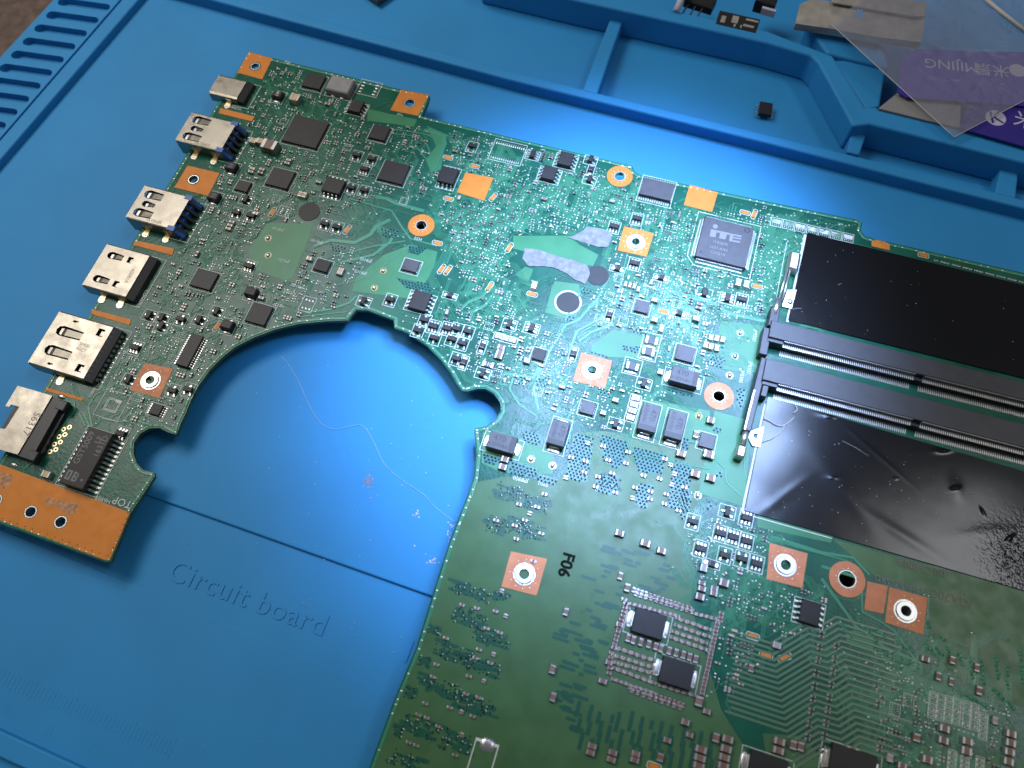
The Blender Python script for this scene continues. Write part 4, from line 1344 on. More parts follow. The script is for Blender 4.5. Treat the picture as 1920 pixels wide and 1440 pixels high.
def port(name, corners, zt, zb, springs, windows=(), rear='black', tabs=(), ribs=5, texts=(), chamfer=.45, label=None):
    q = [P(*c, zt) for c in corners]
    cx, cy = sum(p[0] for p in q) / 4, sum(p[1] for p in q) / 4
    L = (q[1][0] - q[0][0] + q[2][0] - q[3][0]) / 2
    W = (q[0][1] - q[3][1] + q[1][1] - q[2][1]) / 2
    hl = [tongue_cut(*s) for s in springs] + [[(x - a / 2, y - b / 2), (x + a / 2, y - b / 2), (x + a / 2, y + b / 2), (x - a / 2, y + b / 2)] for x, y, a, b in windows]
    k = chamfer
    mb = MB()
    mb.prism([(-L / 2, -W / 2 + k), (L / 2, -W / 2 + k), (L / 2, W / 2 - k), (-L / 2, W / 2 - k)], zt - .3, zt, 0, hl)
    for s in (-1, 1):
        pr = [(s * (W / 2 - k), zt - .3), (s * (W / 2 - k), zt), (s * (W / 2 - .3 * k), zt - .3 * k), (s * W / 2, zt - k), (s * W / 2, zb), (s * (W / 2 - .3), zb), (s * (W / 2 - .3), zt - k)]
        r0 = [(-L / 2, y, z) for y, z in pr]
        r1 = [(L / 2, y, z) for y, z in pr]
        mb.rings([r0, r1] if s > 0 else [r1, r0], 0)
    mb.box(0, 0, zb, L, W - .7, .3, 0)
    # flared lip round the mouth
    mb.box(-L / 2 - .12, 0, zt - .34, .3, W - .6, .3, 0)
    o = link(name, mb.mesh(name, ['shell']), board, loc=(cx, cy, 0))
    mb = MB()
    mb.box(.35, 0, zb + .32, L - .9, W - .9, zt - zb - 1.5, 0)
    link('housing', mb.mesh('housing', [rear]), o, loc=(0, 0, 0), local=True)
    for x0, x1, y, wa, wb in springs:
        mb = MB()
        e = .5
        a, b = wa / 2 - e, wb / 2 - .42
        xs = [x0 + .9, x0 + 1.5, x0 + 2.6, x1 + .05]
        ws = [a * .8, a, a * .95, b]
        zs = [zt - .5, zt - .6, zt - .3, zt - .03]
        mb.rings([[(x, y - w_, z - .25), (x, y + w_, z - .25), (x, y + w_, z), (x, y - w_, z)] for x, w_, z in zip(xs, ws, zs)], 0)
        link('contact_spring', mb.mesh('contact_spring', ['shell']), o, loc=(0, 0, 0), local=True)
    for x, y, a, b in windows:
        mb = MB()
        mb.box(x + a * .1, y, zt - .9, a * .45, b * .6, .35, 0)
        link('latch_tab', mb.mesh('latch_tab', ['shell']), o, loc=(0, 0, 0), local=True)
    # rear of the connector
    mb = MB()
    rl = 2.4
    if rear == 'blue':
        for s in (-1, 1):
            mb.box(L / 2 - .5, s * (W / 2 - .55), zt - .6, 2.2, 1.5, .66, 0)
            mb.rings([[(L / 2 - .4, s * (W / 2 - .8) - .75, z) for z in (zb + 1, zt - .1)] + [(L / 2 - .4, s * (W / 2 - .8) + .75, z) for z in (zt - .1, zb + 1)],
                      [(L / 2 + rl, s * (W / 2 - .8) - .75, z) for z in (.1, .9)] + [(L / 2 + rl, s * (W / 2 - .8) + .75, z) for z in (.9, .1)]], 0)
        mb.box(L / 2 + .3, 0, .1, 1.0, W - 2.2, zt - 1.6, 0)
        link('rear_housing', mb.mesh('rear_housing', ['blue']), o, loc=(0, 0, 0), local=True)
    else:
        mb.rings([[(L / 2, -W / 2 + .2, .1), (L / 2, W / 2 - .2, .1), (L / 2, W / 2 - .2, zt - .25), (L / 2, -W / 2 + .2, zt - .25)],
                  [(L / 2 + rl, -W / 2 + .2, .1), (L / 2 + rl, W / 2 - .2, .1), (L / 2 + rl * .8, W / 2 - .2, zt * .55), (L / 2 + rl * .8, -W / 2 + .2, zt * .55)]], 0)
        link('rear_housing', mb.mesh('rear_housing', ['black']), o, loc=(0, 0, 0), local=True)
    for i in range(ribs):
        y = (i - (ribs - 1) / 2) * (W - 3.2) / max(1, ribs - 1)
        mb = MB()
        hw = .38
        mb.rings([[(L / 2 + .1, y - hw, .3), (L / 2 + .1, y + hw, .3), (L / 2 + .1, y + hw, zt - .12), (L / 2 + .1, y - hw, zt - .12)],
                  [(L / 2 + rl + .35, y - hw, .1), (L / 2 + rl + .35, y + hw, .1), (L / 2 + rl + .2, y + hw, .7), (L / 2 + rl + .2, y - hw, .7)]], 0)
        mb.mound(L / 2 + rl + .9, y, .03, 1.1, .45, .15, 1)
        link('contact_rib', mb.mesh('contact_rib', ['slot', 'tin']), o, loc=(0, 0, 0), local=True)
    for x, s in tabs:
        mb = MB()
        mb.box(x, s * (W / 2 - .1), .05, 1.5, .35, max(.5, zt * .6), 0)
        mb.box(x, s * (W / 2 + .9), .06, 1.6, 1.9, .28, 0)
        mb.ring(x, s * (W / 2 + 1.5), .03, .2, .45, 1.0, 1, 14)
        link('mounting_tab', mb.mesh('mounting_tab', ['gold', 'solder']), o, loc=(0, 0, 0), local=True)
    for key, x, y, r in texts:
        mark(o, key, x, y, zt + .006, r)
    silk.ribbon([(cx + L / 2 - 2, cy - W / 2 - .7), (cx + L / 2 + 3.6, cy - W / 2 - .7), (cx + L / 2 + 3.6, cy + W / 2 + .7), (cx + L / 2 - 2, cy + W / 2 + .7)], .15, zz(Z_SILK))
    take(cx, cy, L + 7, W + 1.5, .3)
    return o


us = [(-6.2, -.4, 3.2, 2.9, 2.3), (-6.2, -.4, -3.2, 2.9, 2.3), (-5.2, -1.2, 0, 2.1, 1.1)]
port('usb_port', [(365, 207), (442, 232), (414, 283), (327, 264)], 3.9, -1.7, us, rear='blue', tabs=((-2.0, -1), (4.4, -1)), texts=(('x6', 1.0, -4.7, 0),))
port('usb_port', [(274, 346), (360, 369), (321, 428), (234, 411)], 3.9, -1.7, us, rear='blue', tabs=((-2.0, -1), (4.4, -1)), texts=(('x6', 1.0, -4.7, 0),))
port('hdmi_port', [(205, 456), (282, 478), (233, 559), (153, 535)], 2.5, -1.3, [(-5.0, -.2, 3.9, 2.3, 1.7), (-5.0, -.2, -3.9, 2.3, 1.7)], [(2.0, 4.0, 1.5, 1.9), (2.0, -4.0, 1.5, 1.9)],
     rear='black', tabs=((-1.0, -1), (4.6, -1)), ribs=0, texts=(('f6', 4.4, -.6, -90),))
port('display_port', [(115, 582), (213, 612), (155, 713), (52, 681)], 2.8, -1.5, [(-6.2, 1.4, 2.9, 3.0, 2.5), (-6.2, 1.4, -3.0, 3.0, 2.5)], [(5.6, 5.4, 1.9, 2.2), (5.6, -5.4, 1.9, 2.2), (-2.4, 6.4, 1.6, .6), (-2.4, -6.6, 1.6, .6)],
     rear='black', tabs=((.6, -1),), ribs=10, texts=(('dp1', 3.4, .9, 0), ('dp2', 3.2, -.6, 0), ('dp3', -3.4, -.2, -10)))
port('usb_c_port', [(413, 137), (464, 151), (441, 188), (393, 173)], 2.3, -.8, [], rear='black', ribs=0, chamfer=.9, tabs=((1.6, -1),))
# wired network socket: plate with a notch, black housing bar behind it
zt = 3.0
plate = [(33, 723), (98, 742), (33, 852), (0, 843), (-60, 828), (-60, 797), (0, 803), (10, 804), (36, 763), (21, 758), (17, 763), (10, 761)]
mb = MB()
mb.prism(PP(plate, zt), zt - .3, zt, 0)
nj = build(mb, 'network_socket', ['shell'], board)
mb = MB()
q = PP([(96, 744), (101, 745), (36, 855), (31, 853)], zt - .1)
mb.prism(PP([(98, 744), (119, 751), (57, 862), (33, 854)], zt - .3), .1, zt - .35, 0)
mb.prism(PP([(119, 751), (130, 757), (66, 868), (57, 862)], 1.6), .1, 1.3, 0)
for a in ((101, 752), (46, 846)):
    c = P(a[0] + 14, a[1] + 8, 2.6)
    mb.box(c[0], c[1], 1.2, 2.6, 2.6, 1.6, 0, 0, .2)
build(mb, 'housing', ['black'], nj)
mb = MB()
mb.prism(PP([(36, 722), (98, 741), (33, 850), (-60, 826), (-60, 800), (4, 800), (30, 760)], zt - .5), -1.6, zt - .4, 0)
mb2 = MB()
c0, c1 = P(98, 742, zt), P(33, 852, zt)
mb2.box(c0[0] - 4, c0[1] - 8.2, .05, 8.0, 16.0, zt - .5, 0)
build(mb2, 'socket_body', ['black'], nj)
p = P(64, 789, zt)
for i, ch in enumerate([0]):
    link('lettering', CHIPTXT['s63'], nj, loc=(p[0] - .3, p[1] - .9, zt + .006), rz=math.radians(-90))
take(c0[0] - 1, c0[1] - 8, 16, 18)
mb = MB()
for px, py in ((27, 872), (116, 744)):
    pads.mound(*P(px, py), .04, 2.2, 1.2, .5)

# ------------------------------------------------------------------ memory slots and their black films
ZS = 4.0


def slot(name, a, b, wdt, down, npin):
    """plastic bar from pixel a rightwards (a, b on its upper edge), with a row of contacts on its near wall"""
    A, B = P(*a, ZS), P(*b, ZS)
    ang = math.atan2(B[1] - A[1], B[0] - A[0])
    Lx = 78.0
    mb = MB()
    mb.box(Lx / 2, -wdt / 2, .2, Lx, wdt, ZS - .2, 0, 0, .15)
    mb.box(2.0, -wdt - .3, .2, 4.0, 1.2, ZS - .8, 0)
    o = link(name, mb.mesh(name, ['slot']), board, loc=(A[0], A[1], 0), rz=ang)
    mb = MB()
    mb.box(Lx / 2 + 2, -wdt - .5, .25, Lx - 4, 1.0, ZS - 1.9, 0)
    link('contact_bed', mb.mesh('contact_bed', ['chipd']), o, loc=(0, 0, 0), local=True)
    mb = MB()
    for i in range(npin):
        x = 4.4 + i * .5
        if 37 < x < 39.2:
            continue
        mb.box(x, -wdt - .08, 1.0, .24, .22, ZS - 1.25, 0)
        mb.box(x, -wdt - .65, ZS - 1.65, .22, 1.3, .16, 0)
        mb.box(x, -wdt - 1.75, .05, .24, 1.5, .16, 0)
        mb.mound(x, -wdt - 2.3, .03, .3, 1.0, .16, 0)
    link('contact_row', mb.mesh('contact_row', ['tin']), o, loc=(0, 0, 0), local=True, kind='stuff')
    mb = MB()
    if down:
        mb.box(-.2, -10.2, .2, 1.9, 20.8, ZS - .8, 0, 0, .2)
        mb.box(1.7, -5.2, .2, 1.6, 10, ZS - 1.2, 0, 0, .2)
        link('latch_arm', mb.mesh('latch_arm', ['slot']), o, loc=(0, 0, 0), rz=math.radians(-2.5), local=True)
        mb = MB()
        mb.box(-.9, -15.2, ZS - .6, .34, 11, .5, 0)
        mb.tube([(-.2, -20.2, 2.4), (-.3, -24.2, 2.4)], .75, 0, 10)
        mb.box(-.3, -26.2, .4, 2.1, 3.0, 3.0, 0, 0, .4)
        link('latch_spring', mb.mesh('latch_spring', ['tin']), o, loc=(0, 0, 0), rz=math.radians(-2.5), local=True)
        mb = MB()
        mb.prism([(1.2, -19.2), (4.0, -17.0), (4.2, -22.6), (2.4, -22.8), (1.0, -21.0)], .3, .62, 0, [[(2.0, -19.6), (3.0, -19.2), (3.1, -20.6), (2.1, -20.8)]])
        link('latch_foot', mb.mesh('latch_foot', ['tin']), o, loc=(0, 0, 0), rz=math.radians(-2.5), local=True)
    else:
        mb.box(.6, 1.5, .2, 2.4, 5.6, ZS - .9, 0, 0, .2)
        mb.box(-.4, -6.0, .2, 2.2, 8.0, ZS - 1.0, 0, 0, .2)
        link('latch_arm', mb.mesh('latch_arm', ['slot']), o, loc=(0, 0, 0), local=True)
        mb = MB()
        mb.tube([(.7, 2.5, 2.6), (.9, 7.6, 2.6)], .85, 0, 10)
        mb.tube([(1.2, 7.4, 2.3), (1.9, 18.5, 2.1)], .32, 0, 8)
        mb.tube([(2.1, 7.6, 2.3), (2.7, 18.5, 2.1)], .25, 0, 8)
        mb.box(3.2, 20.6, .3, 3.0, 6.0, 2.6, 0, 0, .6)
        link('latch_spring', mb.mesh('latch_spring', ['tin']), o, loc=(0, 0, 0), local=True)
        mb = MB()
        mb.prism([(2.6, 7.0), (5.2, 7.0), (5.6, 13.2), (3.2, 12.4)], .3, .6, 0)
        mb.mound(4.4, 9.0, .6, 1.4, 1.6, .5, 0)
        link('latch_foot', mb.mesh('latch_foot', ['tin']), o, loc=(0, 0, 0), local=True)
    return o


slot('memory_slot', (1447, 600), (1920, 716), 5.0, False, 146)
slot('memory_slot', (1437, 671), (1920, 795), 6.2, True, 146)


def film(poly, z, n, rough_fn, name='black_film'):
    """plastic sheet: grid over a quadrilateral (photo corners TL TR BR BL) lifted by rough_fn(u, v)"""
    q = PP(poly)
    nx, ny = n
    vs, fs = [], []
    for j in range(ny + 1):
        for i in range(nx + 1):
            u, v = i / nx, j / ny
            x = (q[0][0] * (1 - u) + q[1][0] * u) * (1 - v) + (q[3][0] * (1 - u) + q[2][0] * u) * v
            y = (q[0][1] * (1 - u) + q[1][1] * u) * (1 - v) + (q[3][1] * (1 - u) + q[2][1] * u) * v
            vs.append((x, y, z + max(-.12, rough_fn(u, v, x, y))))
    w = nx + 1
    for j in range(ny):
        for i in range(nx):
            a = j * w + i
            fs.append((a, a + w, a + w + 1, a + 1))
    mb = MB()
    mb.add(vs, fs, 0, True)
    return mb


def r1(u, v, x, y):
    return .03 * noise.noise((x * .05, y * .05, 3.1)) + .02 * noise.noise((x * .5, y * .5, 1))


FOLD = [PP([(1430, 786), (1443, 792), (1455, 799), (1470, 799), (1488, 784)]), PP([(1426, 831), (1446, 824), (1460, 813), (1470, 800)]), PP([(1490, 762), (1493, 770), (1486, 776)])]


CREASE = [P(*c_) + t_ for c_, t_ in (((1790, 916), (.7, .6, .9, .35)), ((1560, 897), (.4, .3, .5, .25)), ((1768, 847), (.6, .4, 1.0, .3)), ((1555, 784), (.5, .2, 1.0, .3)), ((1890, 1010), (.5, .9, 1.2, .3)), ((1840, 960), (.4, 2.2, .8, .25)), ((1678, 898), (.3, .4, .4, .2)),
                                  ((1792, 918), (.16, 1.9, 2.6, 1.5)), ((1560, 897), (.12, .3, 1.6, .5)), ((1768, 845), (.25, .4, 2.2, .7)), ((1552, 780), (.25, .2, 2.4, .6)), ((1590, 930), (.20, 2.4, 9, 2.5)),
                                  ((1640, 850), (.10, 2.6, 8, .6)), ((1470, 930), (.12, .9, 7, 1.2)), ((1860, 1000), (.16, .4, 8, 1.6)), ((1700, 1010), (.15, 2.8, 10, 1.4)))]


def r2(u, v, x, y):
    h = .05 * noise.noise((x * .05, y * .07, 9)) + .004 * noise.noise((x * .3, y * .3, 4))
    # crumpled area on the right and the low ridges it came from
    k = math.exp(-((u - .80) / .10) ** 2 - ((v - .78) / .26) ** 2)
    h += k * (.05 * noise.noise((x * .8, y * .8, 7)) + .26 * abs(noise.noise((x * 2.4, y * 2.4, 2))))
    for (px_, py_, a, ang, w1, w2) in CREASE:
        dx, dy = x - px_, y - py_
        p_, q_ = dx * math.cos(ang) + dy * math.sin(ang), -dx * math.sin(ang) + dy * math.cos(ang)
        h += .38 * a * math.exp(-(p_ / w1) ** 2 - (q_ / w2) ** 2)
    return h


mb = film([(1513, 438), (2060, 570), (2060, 745), (1477, 601)], .42, (70, 22), r1)
fm = build(mb, 'black_film', ['film'], board)
fold_lines = FOLD
mb = film([(1439, 745), (2060, 926), (2060, 1148), (1396, 958)], .42, (420, 150), r2)
fm = build(mb, 'black_film', ['film'], board)
mb = MB()
for k in range(120):
    u, v = random.random(), random.random()
    if random.random() < .7:
        p = P(1400 + 560 * u, (955 + 150 * u) * v + (760 + 150 * u) * (1 - v) + 8)
    else:
        p = P(1490 + 470 * u, (600 + 118 * u) * v + (440 + 118 * u) * (1 - v) + 8)
    w = random.choice((.08, .1, .13, .2))
    mb.box(p[0], p[1], .40, w, w * .7, .12, 0, random.random() * 3)
for a, b in (((1578, 828), (1628, 857)), ((1768, 926), (1822, 927)), ((1480, 582), (1502, 580)), ((1570, 536), (1577, 534))):
    a, b = P(*a), P(*b)
    mb.tube([(a[0], a[1], .52), ((a[0] + b[0]) / 2 + .1, (a[1] + b[1]) / 2 + .2, .55), (b[0], b[1], .52)], .045, 0, 4)
build(mb, 'film_dust', ['fleck'], board, kind='stuff')
for pl in FOLD:  # thin pale tubes draw the highlights of the fold lines
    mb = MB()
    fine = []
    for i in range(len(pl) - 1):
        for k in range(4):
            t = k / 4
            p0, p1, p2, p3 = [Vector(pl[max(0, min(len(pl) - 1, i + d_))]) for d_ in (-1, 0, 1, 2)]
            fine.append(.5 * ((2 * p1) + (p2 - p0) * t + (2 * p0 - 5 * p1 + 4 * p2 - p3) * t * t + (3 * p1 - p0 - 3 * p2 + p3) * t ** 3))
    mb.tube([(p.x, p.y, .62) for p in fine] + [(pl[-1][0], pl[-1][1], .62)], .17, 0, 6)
    build(mb, 'film_crease_highlight', ['crease'], fm)
for pl in ([(1513, 438), (1747, 487), (1920, 531), (2060, 570), (2060, 950), (1437, 600)], [(1437, 600), (2060, 740), (2060, 1148), (1396, 958), (1437, 745)]):
    free &= ~raster(PP(pl))
# white border print beside the films
for a, b, w in (((1510, 440), (1476, 604), .7), ((1434, 757), (1392, 960), .45), ((1425, 800), (1388, 965), .12), ((1475, 455), (1440, 640), .12), ((1396, 964), (1560, 1010), .2), ((1405, 650), (1340, 780), .0)):
    if w:
        silk.ribbon(PP([a, b]), w, zz(Z_SILK))
mb = MB()
for i in range(60):
    p = P(1752 + i * 3.0, 488 + i * .75)
    if i % 7 != 3:
        mb.mound(p[0], p[1], .03, .32, .8, .22, 0)
build(mb, 'connector_pads', ['solder'], board, kind='stuff')

# ------------------------------------------------------------------ copper lines under the mask
RIM = PP(OUT)


def inset(poly, d):
    out = []
    n = len(poly)
    sg = 1 if area(poly) > 0 else -1
    for i in range(n):
        a, p, b = poly[i - 1], poly[i], poly[(i + 1) % n]
        n1 = (-(p[1] - a[1]), p[0] - a[0])
        n2 = (-(b[1] - p[1]), b[0] - p[0])
        l1, l2 = math.hypot(*n1) or 1, math.hypot(*n2) or 1
        nx, ny = n1[0] / l1 + n2[0] / l2, n1[1] / l1 + n2[1] / l2
        l = math.hypot(nx, ny) or 1
        out.append((p[0] + sg * nx / l * d, p[1] + sg * ny / l * d))
    return out


traces.ribbon(inset(RIM, .75), .75, zz(Z_TR), 0, True, .03)
rim = inset(RIM, .75)
acc = 0
for i in range(len(rim)):
    a, b = rim[i - 1], rim[i]
    l = math.dist(a, b)
    t = 0
    while t < l:
        if random.random() < .8:
            vias.disc(a[0] + (b[0] - a[0]) * t / l, a[1] + (b[1] - a[1]) * t / l, zz(Z_TR + .02), .3, 0 if random.random() < .7 else 1, 7, .09)
        t += 1.9
MAN = [
    (.9, [(1030, 860 - 200), (1060, 610), (1085, 600), (1120, 560)]), (1.2, [(1232, 545), (1255, 556), (1320, 563), (1345, 573), (1362, 586), (1442, 604)]), (.5, [(1225, 538), (1300, 556), (1350, 560), (1375, 575), (1442, 592)]),
    (.6, [(1092, 540), (1080, 565), (1060, 600)]), (.8, [(1068, 660), (1080, 622), (1120, 600), (1140, 588)]), (.4, [(1075, 640), (1085, 620), (1130, 596)]), (.4, [(1082, 636), (1092, 622), (1135, 600)]), (.9, [(1085, 640), (1110, 622), (1150, 608)]),
    (.8, [(860, 583), (880, 565), (905, 556), (912, 545)]), (.8, [(878, 606), (885, 585), (910, 572), (922, 556)]), (.3, [(900, 580), (945, 592), (975, 596), (1000, 605)]), (.5, [(655, 372), (735, 396), (755, 428), (770, 448), (820, 462)]), (.3, [(660, 378), (670, 400), (660, 430)]),
    (1.1, [(690, 368), (725, 372), (745, 382), (795, 396)]), (1.3, [(588, 462), (622, 450), (665, 455), (695, 440), (705, 425), (732, 412)]), (.5, [(630, 480), (700, 462), (760, 452)]), (.9, [(640, 492), (700, 478), (730, 455), (735, 446)]),
    (.3, [(600, 530), (615, 545), (640, 556)]), (.4, [(590, 440), (615, 452)]), (.3, [(760, 465), (690, 520), (655, 530)]), (.7, [(575, 585), (620, 580), (655, 568), (668, 555)]), (.4, [(520, 600), (580, 592), (650, 585)]),
    (.9, [(945, 700), (1000, 708), (1010, 690)]), (.6, [(965, 700), (955, 730), (975, 760), (1005, 780)]), (.8, [(1015, 690), (1000, 730), (1010, 770)]), (.7, [(1040, 690), (1060, 725)]), (.35, [(1290, 425), (1268, 450), (1250, 470), (1238, 500)]), (.35, [(1283, 515), (1275, 535), (1300, 552)]),
    (.4, [(1110, 380), (1100, 425), (1140, 432)]), (.3, [(1118, 380), (1106, 420)]), (.3, [(1126, 382), (1114, 420)]), (1.0, [(1252, 360), (1243, 420), (1235, 450)]), (.3, [(1180, 460), (1170, 500), (1150, 520)]), (.6, [(1142, 520), (1120, 560), (1118, 580), (1130, 590)]),
    (.6, [(1440, 520), (1480, 480), (1500, 470)]), (.6, [(1440, 510), (1470, 478), (1500, 462)]), (.3, [(1430, 470), (1470, 440), (1490, 430)]), (.3, [(1432, 478), (1475, 446), (1492, 438)]), (.3, [(1434, 486), (1478, 454), (1495, 446)]), (.3, [(1425, 494), (1480, 462)]),
    (.8, [(1540, 1062), (1600, 1080), (1620, 1090)]), (.8, [(1540, 1085), (1605, 1175), (1660, 1215), (1720, 1240)]), (.7, [(1445, 1006), (1540, 1036), (1600, 1046), (1630, 1078)]), (.4, [(1445, 1012), (1530, 1036), (1590, 1052)]), (.5, [(1615, 1085), (1617, 1148), (1650, 1165), (1675, 1182), (1690, 1200), (1725, 1250)]),
    (.5, [(165, 762), (180, 740), (215, 722)]), (.7, [(165, 762), (172, 800)]), (.5, [(148, 775), (160, 800)]), (.5, [(155, 773), (168, 800)]), (.5, [(190, 785), (230, 792), (248, 770)]), (.6, [(250, 775), (260, 790), (285, 797)]), (.5, [(45, 880), (80, 850), (140, 770), (140, 755), (125, 752)]),
    (.5, [(1040, 838), (1068, 828), (1075, 780)]), (.4, [(1175, 815), (1185, 850), (1330, 880)]), (.4, [(1110, 715), (1060, 790)]), (.5, [(1325, 845), (1360, 880), (1362, 905), (1390, 930)]), (.4, [(1400, 790), (1395, 880)]),
    (1.2, [(795, 244), (815, 248), (833, 254), (834, 270), (822, 300), (816, 322)]), (.4, [(740, 243), (800, 252), (820, 262)]), (.4, [(730, 250), (785, 256), (800, 270), (812, 300)]), (.4, [(735, 285), (755, 275), (785, 280), (800, 300), (812, 330)]),
]
for w, pl in MAN:
    traces.ribbon(PP(pl), w, zz(Z_TR), 0, False, .03)
# herringbone bus
A = P(1378, 1212)
busl = MB()
for k in range(22):
    x, y = A[0] + .12 * k, A[1] - 1.12 * k
    j = [random.uniform(-.12, .12) for _ in range(4)]
    jog = 7.0 - .10 * k
    pts = [(x - random.uniform(0, 1.5), y), (x + 7.5 + .3 * k, y), (x + 7.5 + .3 * k + jog, y + jog), (x + 17.5 + .3 * k, y + jog), (x + 20.5 + .3 * k, y + jog + 3), (x + 33 + random.uniform(-2, 5), y + jog + 3)]
    if k > 15:
        pts = pts[1:]
    pts = [(a, b + 3.0) for a, b in pts]
    pts = [p for p in pts if isin(*p)]
    if len(pts) > 1:
        busl.ribbon(pts, .60, zz(Z_TR), 0, False, .09)
        vias.disc(*pts[-1], Z_TR + .03, .22, 1, 7, .08)
        vias.disc(*pts[0], Z_TR + .03, .22, 1, 7, .08)
build(busl, 'bus_traces', ['bus'], board, kind='stuff')
# pairs of little parts sitting across the bus
for i in range(9):
    for (x0, y0) in ((1540, 1190), (1568, 1212)):
        c = P(x0 - 3.2 * i, y0 + 24 * i)
        for s in (-1, 1):
            passive(c[0], c[1] + s * .45, 0, 1.0, .5, .32, 'resb', 'resistor')

clean = np.zeros((GH, GW), bool)
for k in (1, 2, 3, 4, 5, 7, 8, 9, 10, 13, 15):
    clean |= raster(PP(POURS[k]))
free &= ~clean


def isclean(x, y):
    i, j = int((x - GX0) / GS), int((y - GY0) / GS)
    return 0 <= i < GW and 0 <= j < GH and bool(clean[j, i])


# ------------------------------------------------------------------ random population of the dense areas
ZA = [(520, 130), (735, 222), (800, 240), (806, 300), (850, 345), (770, 385), (700, 372), (640, 400), (590, 415), (500, 420), (470, 470), (480, 510), (560, 530), (600, 560), (640, 575), (560, 595), (480, 625), (410, 660), (365, 725), (335, 800), (230, 800), (200, 720), (330, 480), (400, 350), (440, 240), (480, 160)]
ZAr = [(590, 470), (660, 470), (690, 500), (655, 560), (570, 570), (540, 540)]
ZB1 = [(845, 255), (930, 262), (1150, 312), (1180, 340), (1150, 420), (1060, 440), (960, 440), (930, 520), (850, 470), (820, 400), (850, 350)]
ZB2 = [(1150, 320), (1190, 335), (1300, 400), (1250, 560), (1150, 540), (1140, 480)]
ZB3 = [(1250, 410), (1440, 390), (1440, 440), (1430, 600), (1360, 600), (1230, 560), (1270, 470)]
ZB4 = [(1110, 540), (1240, 540), (1340, 590), (1330, 720), (1230, 700), (1200, 640), (1120, 610)]
ZB5 = [(760, 590), (860, 570), (960, 590), (1060, 640), (1070, 720), (960, 720), (900, 720), (850, 680)]
ZB6 = [(1000, 730), (1130, 690), (1250, 740), (1190, 810), (1060, 790)]
ZF1 = [(1290, 970), (1400, 960), (1440, 1010), (1440, 1100), (1540, 1110), (1560, 1190), (1480, 1200), (1400, 1160), (1300, 1100)]
ZF2 = [(1640, 1280), (1740, 1300), (1900, 1330), (1900, 1440), (1650, 1440)]
ZF3 = [(1340, 1180), (1400, 1170), (1450, 1220), (1380, 1300), (1340, 1290)]
ZG = [(840, 390), (950, 400), (960, 600), (900, 560), (850, 500)]
ZI = [(200, 690), (250, 640), (330, 600), (420, 640), (350, 760), (250, 810)]
masks = {}


def sample(poly):
    k = id(poly)
    if k not in masks:
        q = PP(poly)
        masks[k] = (q, raster(q) & inside, min(p[0] for p in q), max(p[0] for p in q), min(p[1] for p in q), max(p[1] for p in q))
    q, m, x0, x1, y0, y1 = masks[k]
    for _ in range(40):
        x, y = random.uniform(x0, x1), random.uniform(y0, y1)
        i, j = int((x - GX0) / GS), int((y - GY0) / GS)
        if 0 <= i < GW and 0 <= j < GH and m[j, i]:
            return x, y
    return x, y


def stub(x, y, d, n=3):
    """short trace from a pad to a via"""
    pts = [(x, y)]
    a = d
    for _ in range(n):
        l = random.uniform(.5, 2.2)
        x, y = x + math.cos(a) * l, y + math.sin(a) * l
        if not isfree(x, y):
            break
        pts.append((x, y))
        a += random.choice((-1, 0, 1)) * math.pi / 4
    if len(pts) > 1:
        traces.ribbon(pts, random.choice((.14, .16, .2, .28)), zz(Z_TR), 0, False, .025)
        vias.disc(*pts[-1], zz(Z_TR + .02), .24, random.choice((0, 1, 1)), 7, .07)


def populate(poly, n, mix, dense=1.0):
    for _ in range(n):
        x, y = sample(poly)
        kind = random.choices(list(mix), list(mix.values()))[0]
        rot = random.choice((0, 0, math.pi / 2, math.pi / 2, math.pi / 4 if random.random() < .05 else 0))
        m = random.choice((1, 1, 2, 2, 3, 4, 5))
        vert = random.random() < .5
        dims = {'r': (1.0, .5, .34), 'c': (1.0, .52, .48), 'cc': (1.55, .85, .75), 'r2': (.62, .34, .24), 'pad2': (1.15, .5, .2), 'tp': (.6, .6, .1), 'row': (2.1, .8, .2)}[kind]
        w, h, t = dims
        px_, py_ = (0, h + .34) if abs(math.sin(rot)) < .5 else (h + .34, 0)
        if kind == 'row':
            m = random.choice((1, 2))
        for i in range(m):
            xx, yy = x + px_ * i, y + py_ * i
            if not can(xx, yy, w + .5, h + .2, rot):
                break
            if kind in ('r', 'c', 'cc', 'r2'):
                mt = {'r': 'resb', 'r2': 'resb', 'c': random.choice(('capb', 'capb', 'capt', 'capg')), 'cc': random.choice(('capb', 'capg', 'capt'))}[kind]
                passive(xx, yy, rot, w, h, t, mt, 'resistor' if kind[0] == 'r' else 'capacitor')
            elif kind == 'pad2':
                for s in (-1, 1):
                    pads.mound(xx + s * .38 * math.cos(rot), yy + s * .38 * math.sin(rot), .03, .46, .5, random.uniform(.08, .2), 0, rot)
                take(xx, yy, w, h, .1, rot)
            elif kind == 'tp':
                pads.disc(xx, yy, .03, random.uniform(.22, .36), 0, 8, .1)
                take(xx, yy, .5, .5, .1)
            else:
                for s in range(4):
                    for e in (-1, 1):
                        a, b = (s - 1.5) * .5, e * .62
                        pads.mound(xx + a * math.cos(rot) - b * math.sin(rot), yy + a * math.sin(rot) + b * math.cos(rot), .03, .26, .44, .13, 0, rot)
                outline((xx, yy), 2.4, 2.2, rot, .1)
                take(xx, yy, 2.4, 2.2, .1, rot)
            if random.random() < .55 * dense:
                s = random.choice((-1, 1))
                a = rot + (0 if s > 0 else math.pi)
                stub(xx + math.cos(a) * (w / 2 + .3), yy + math.sin(a) * (w / 2 + .3), a, random.choice((1, 2, 3)))


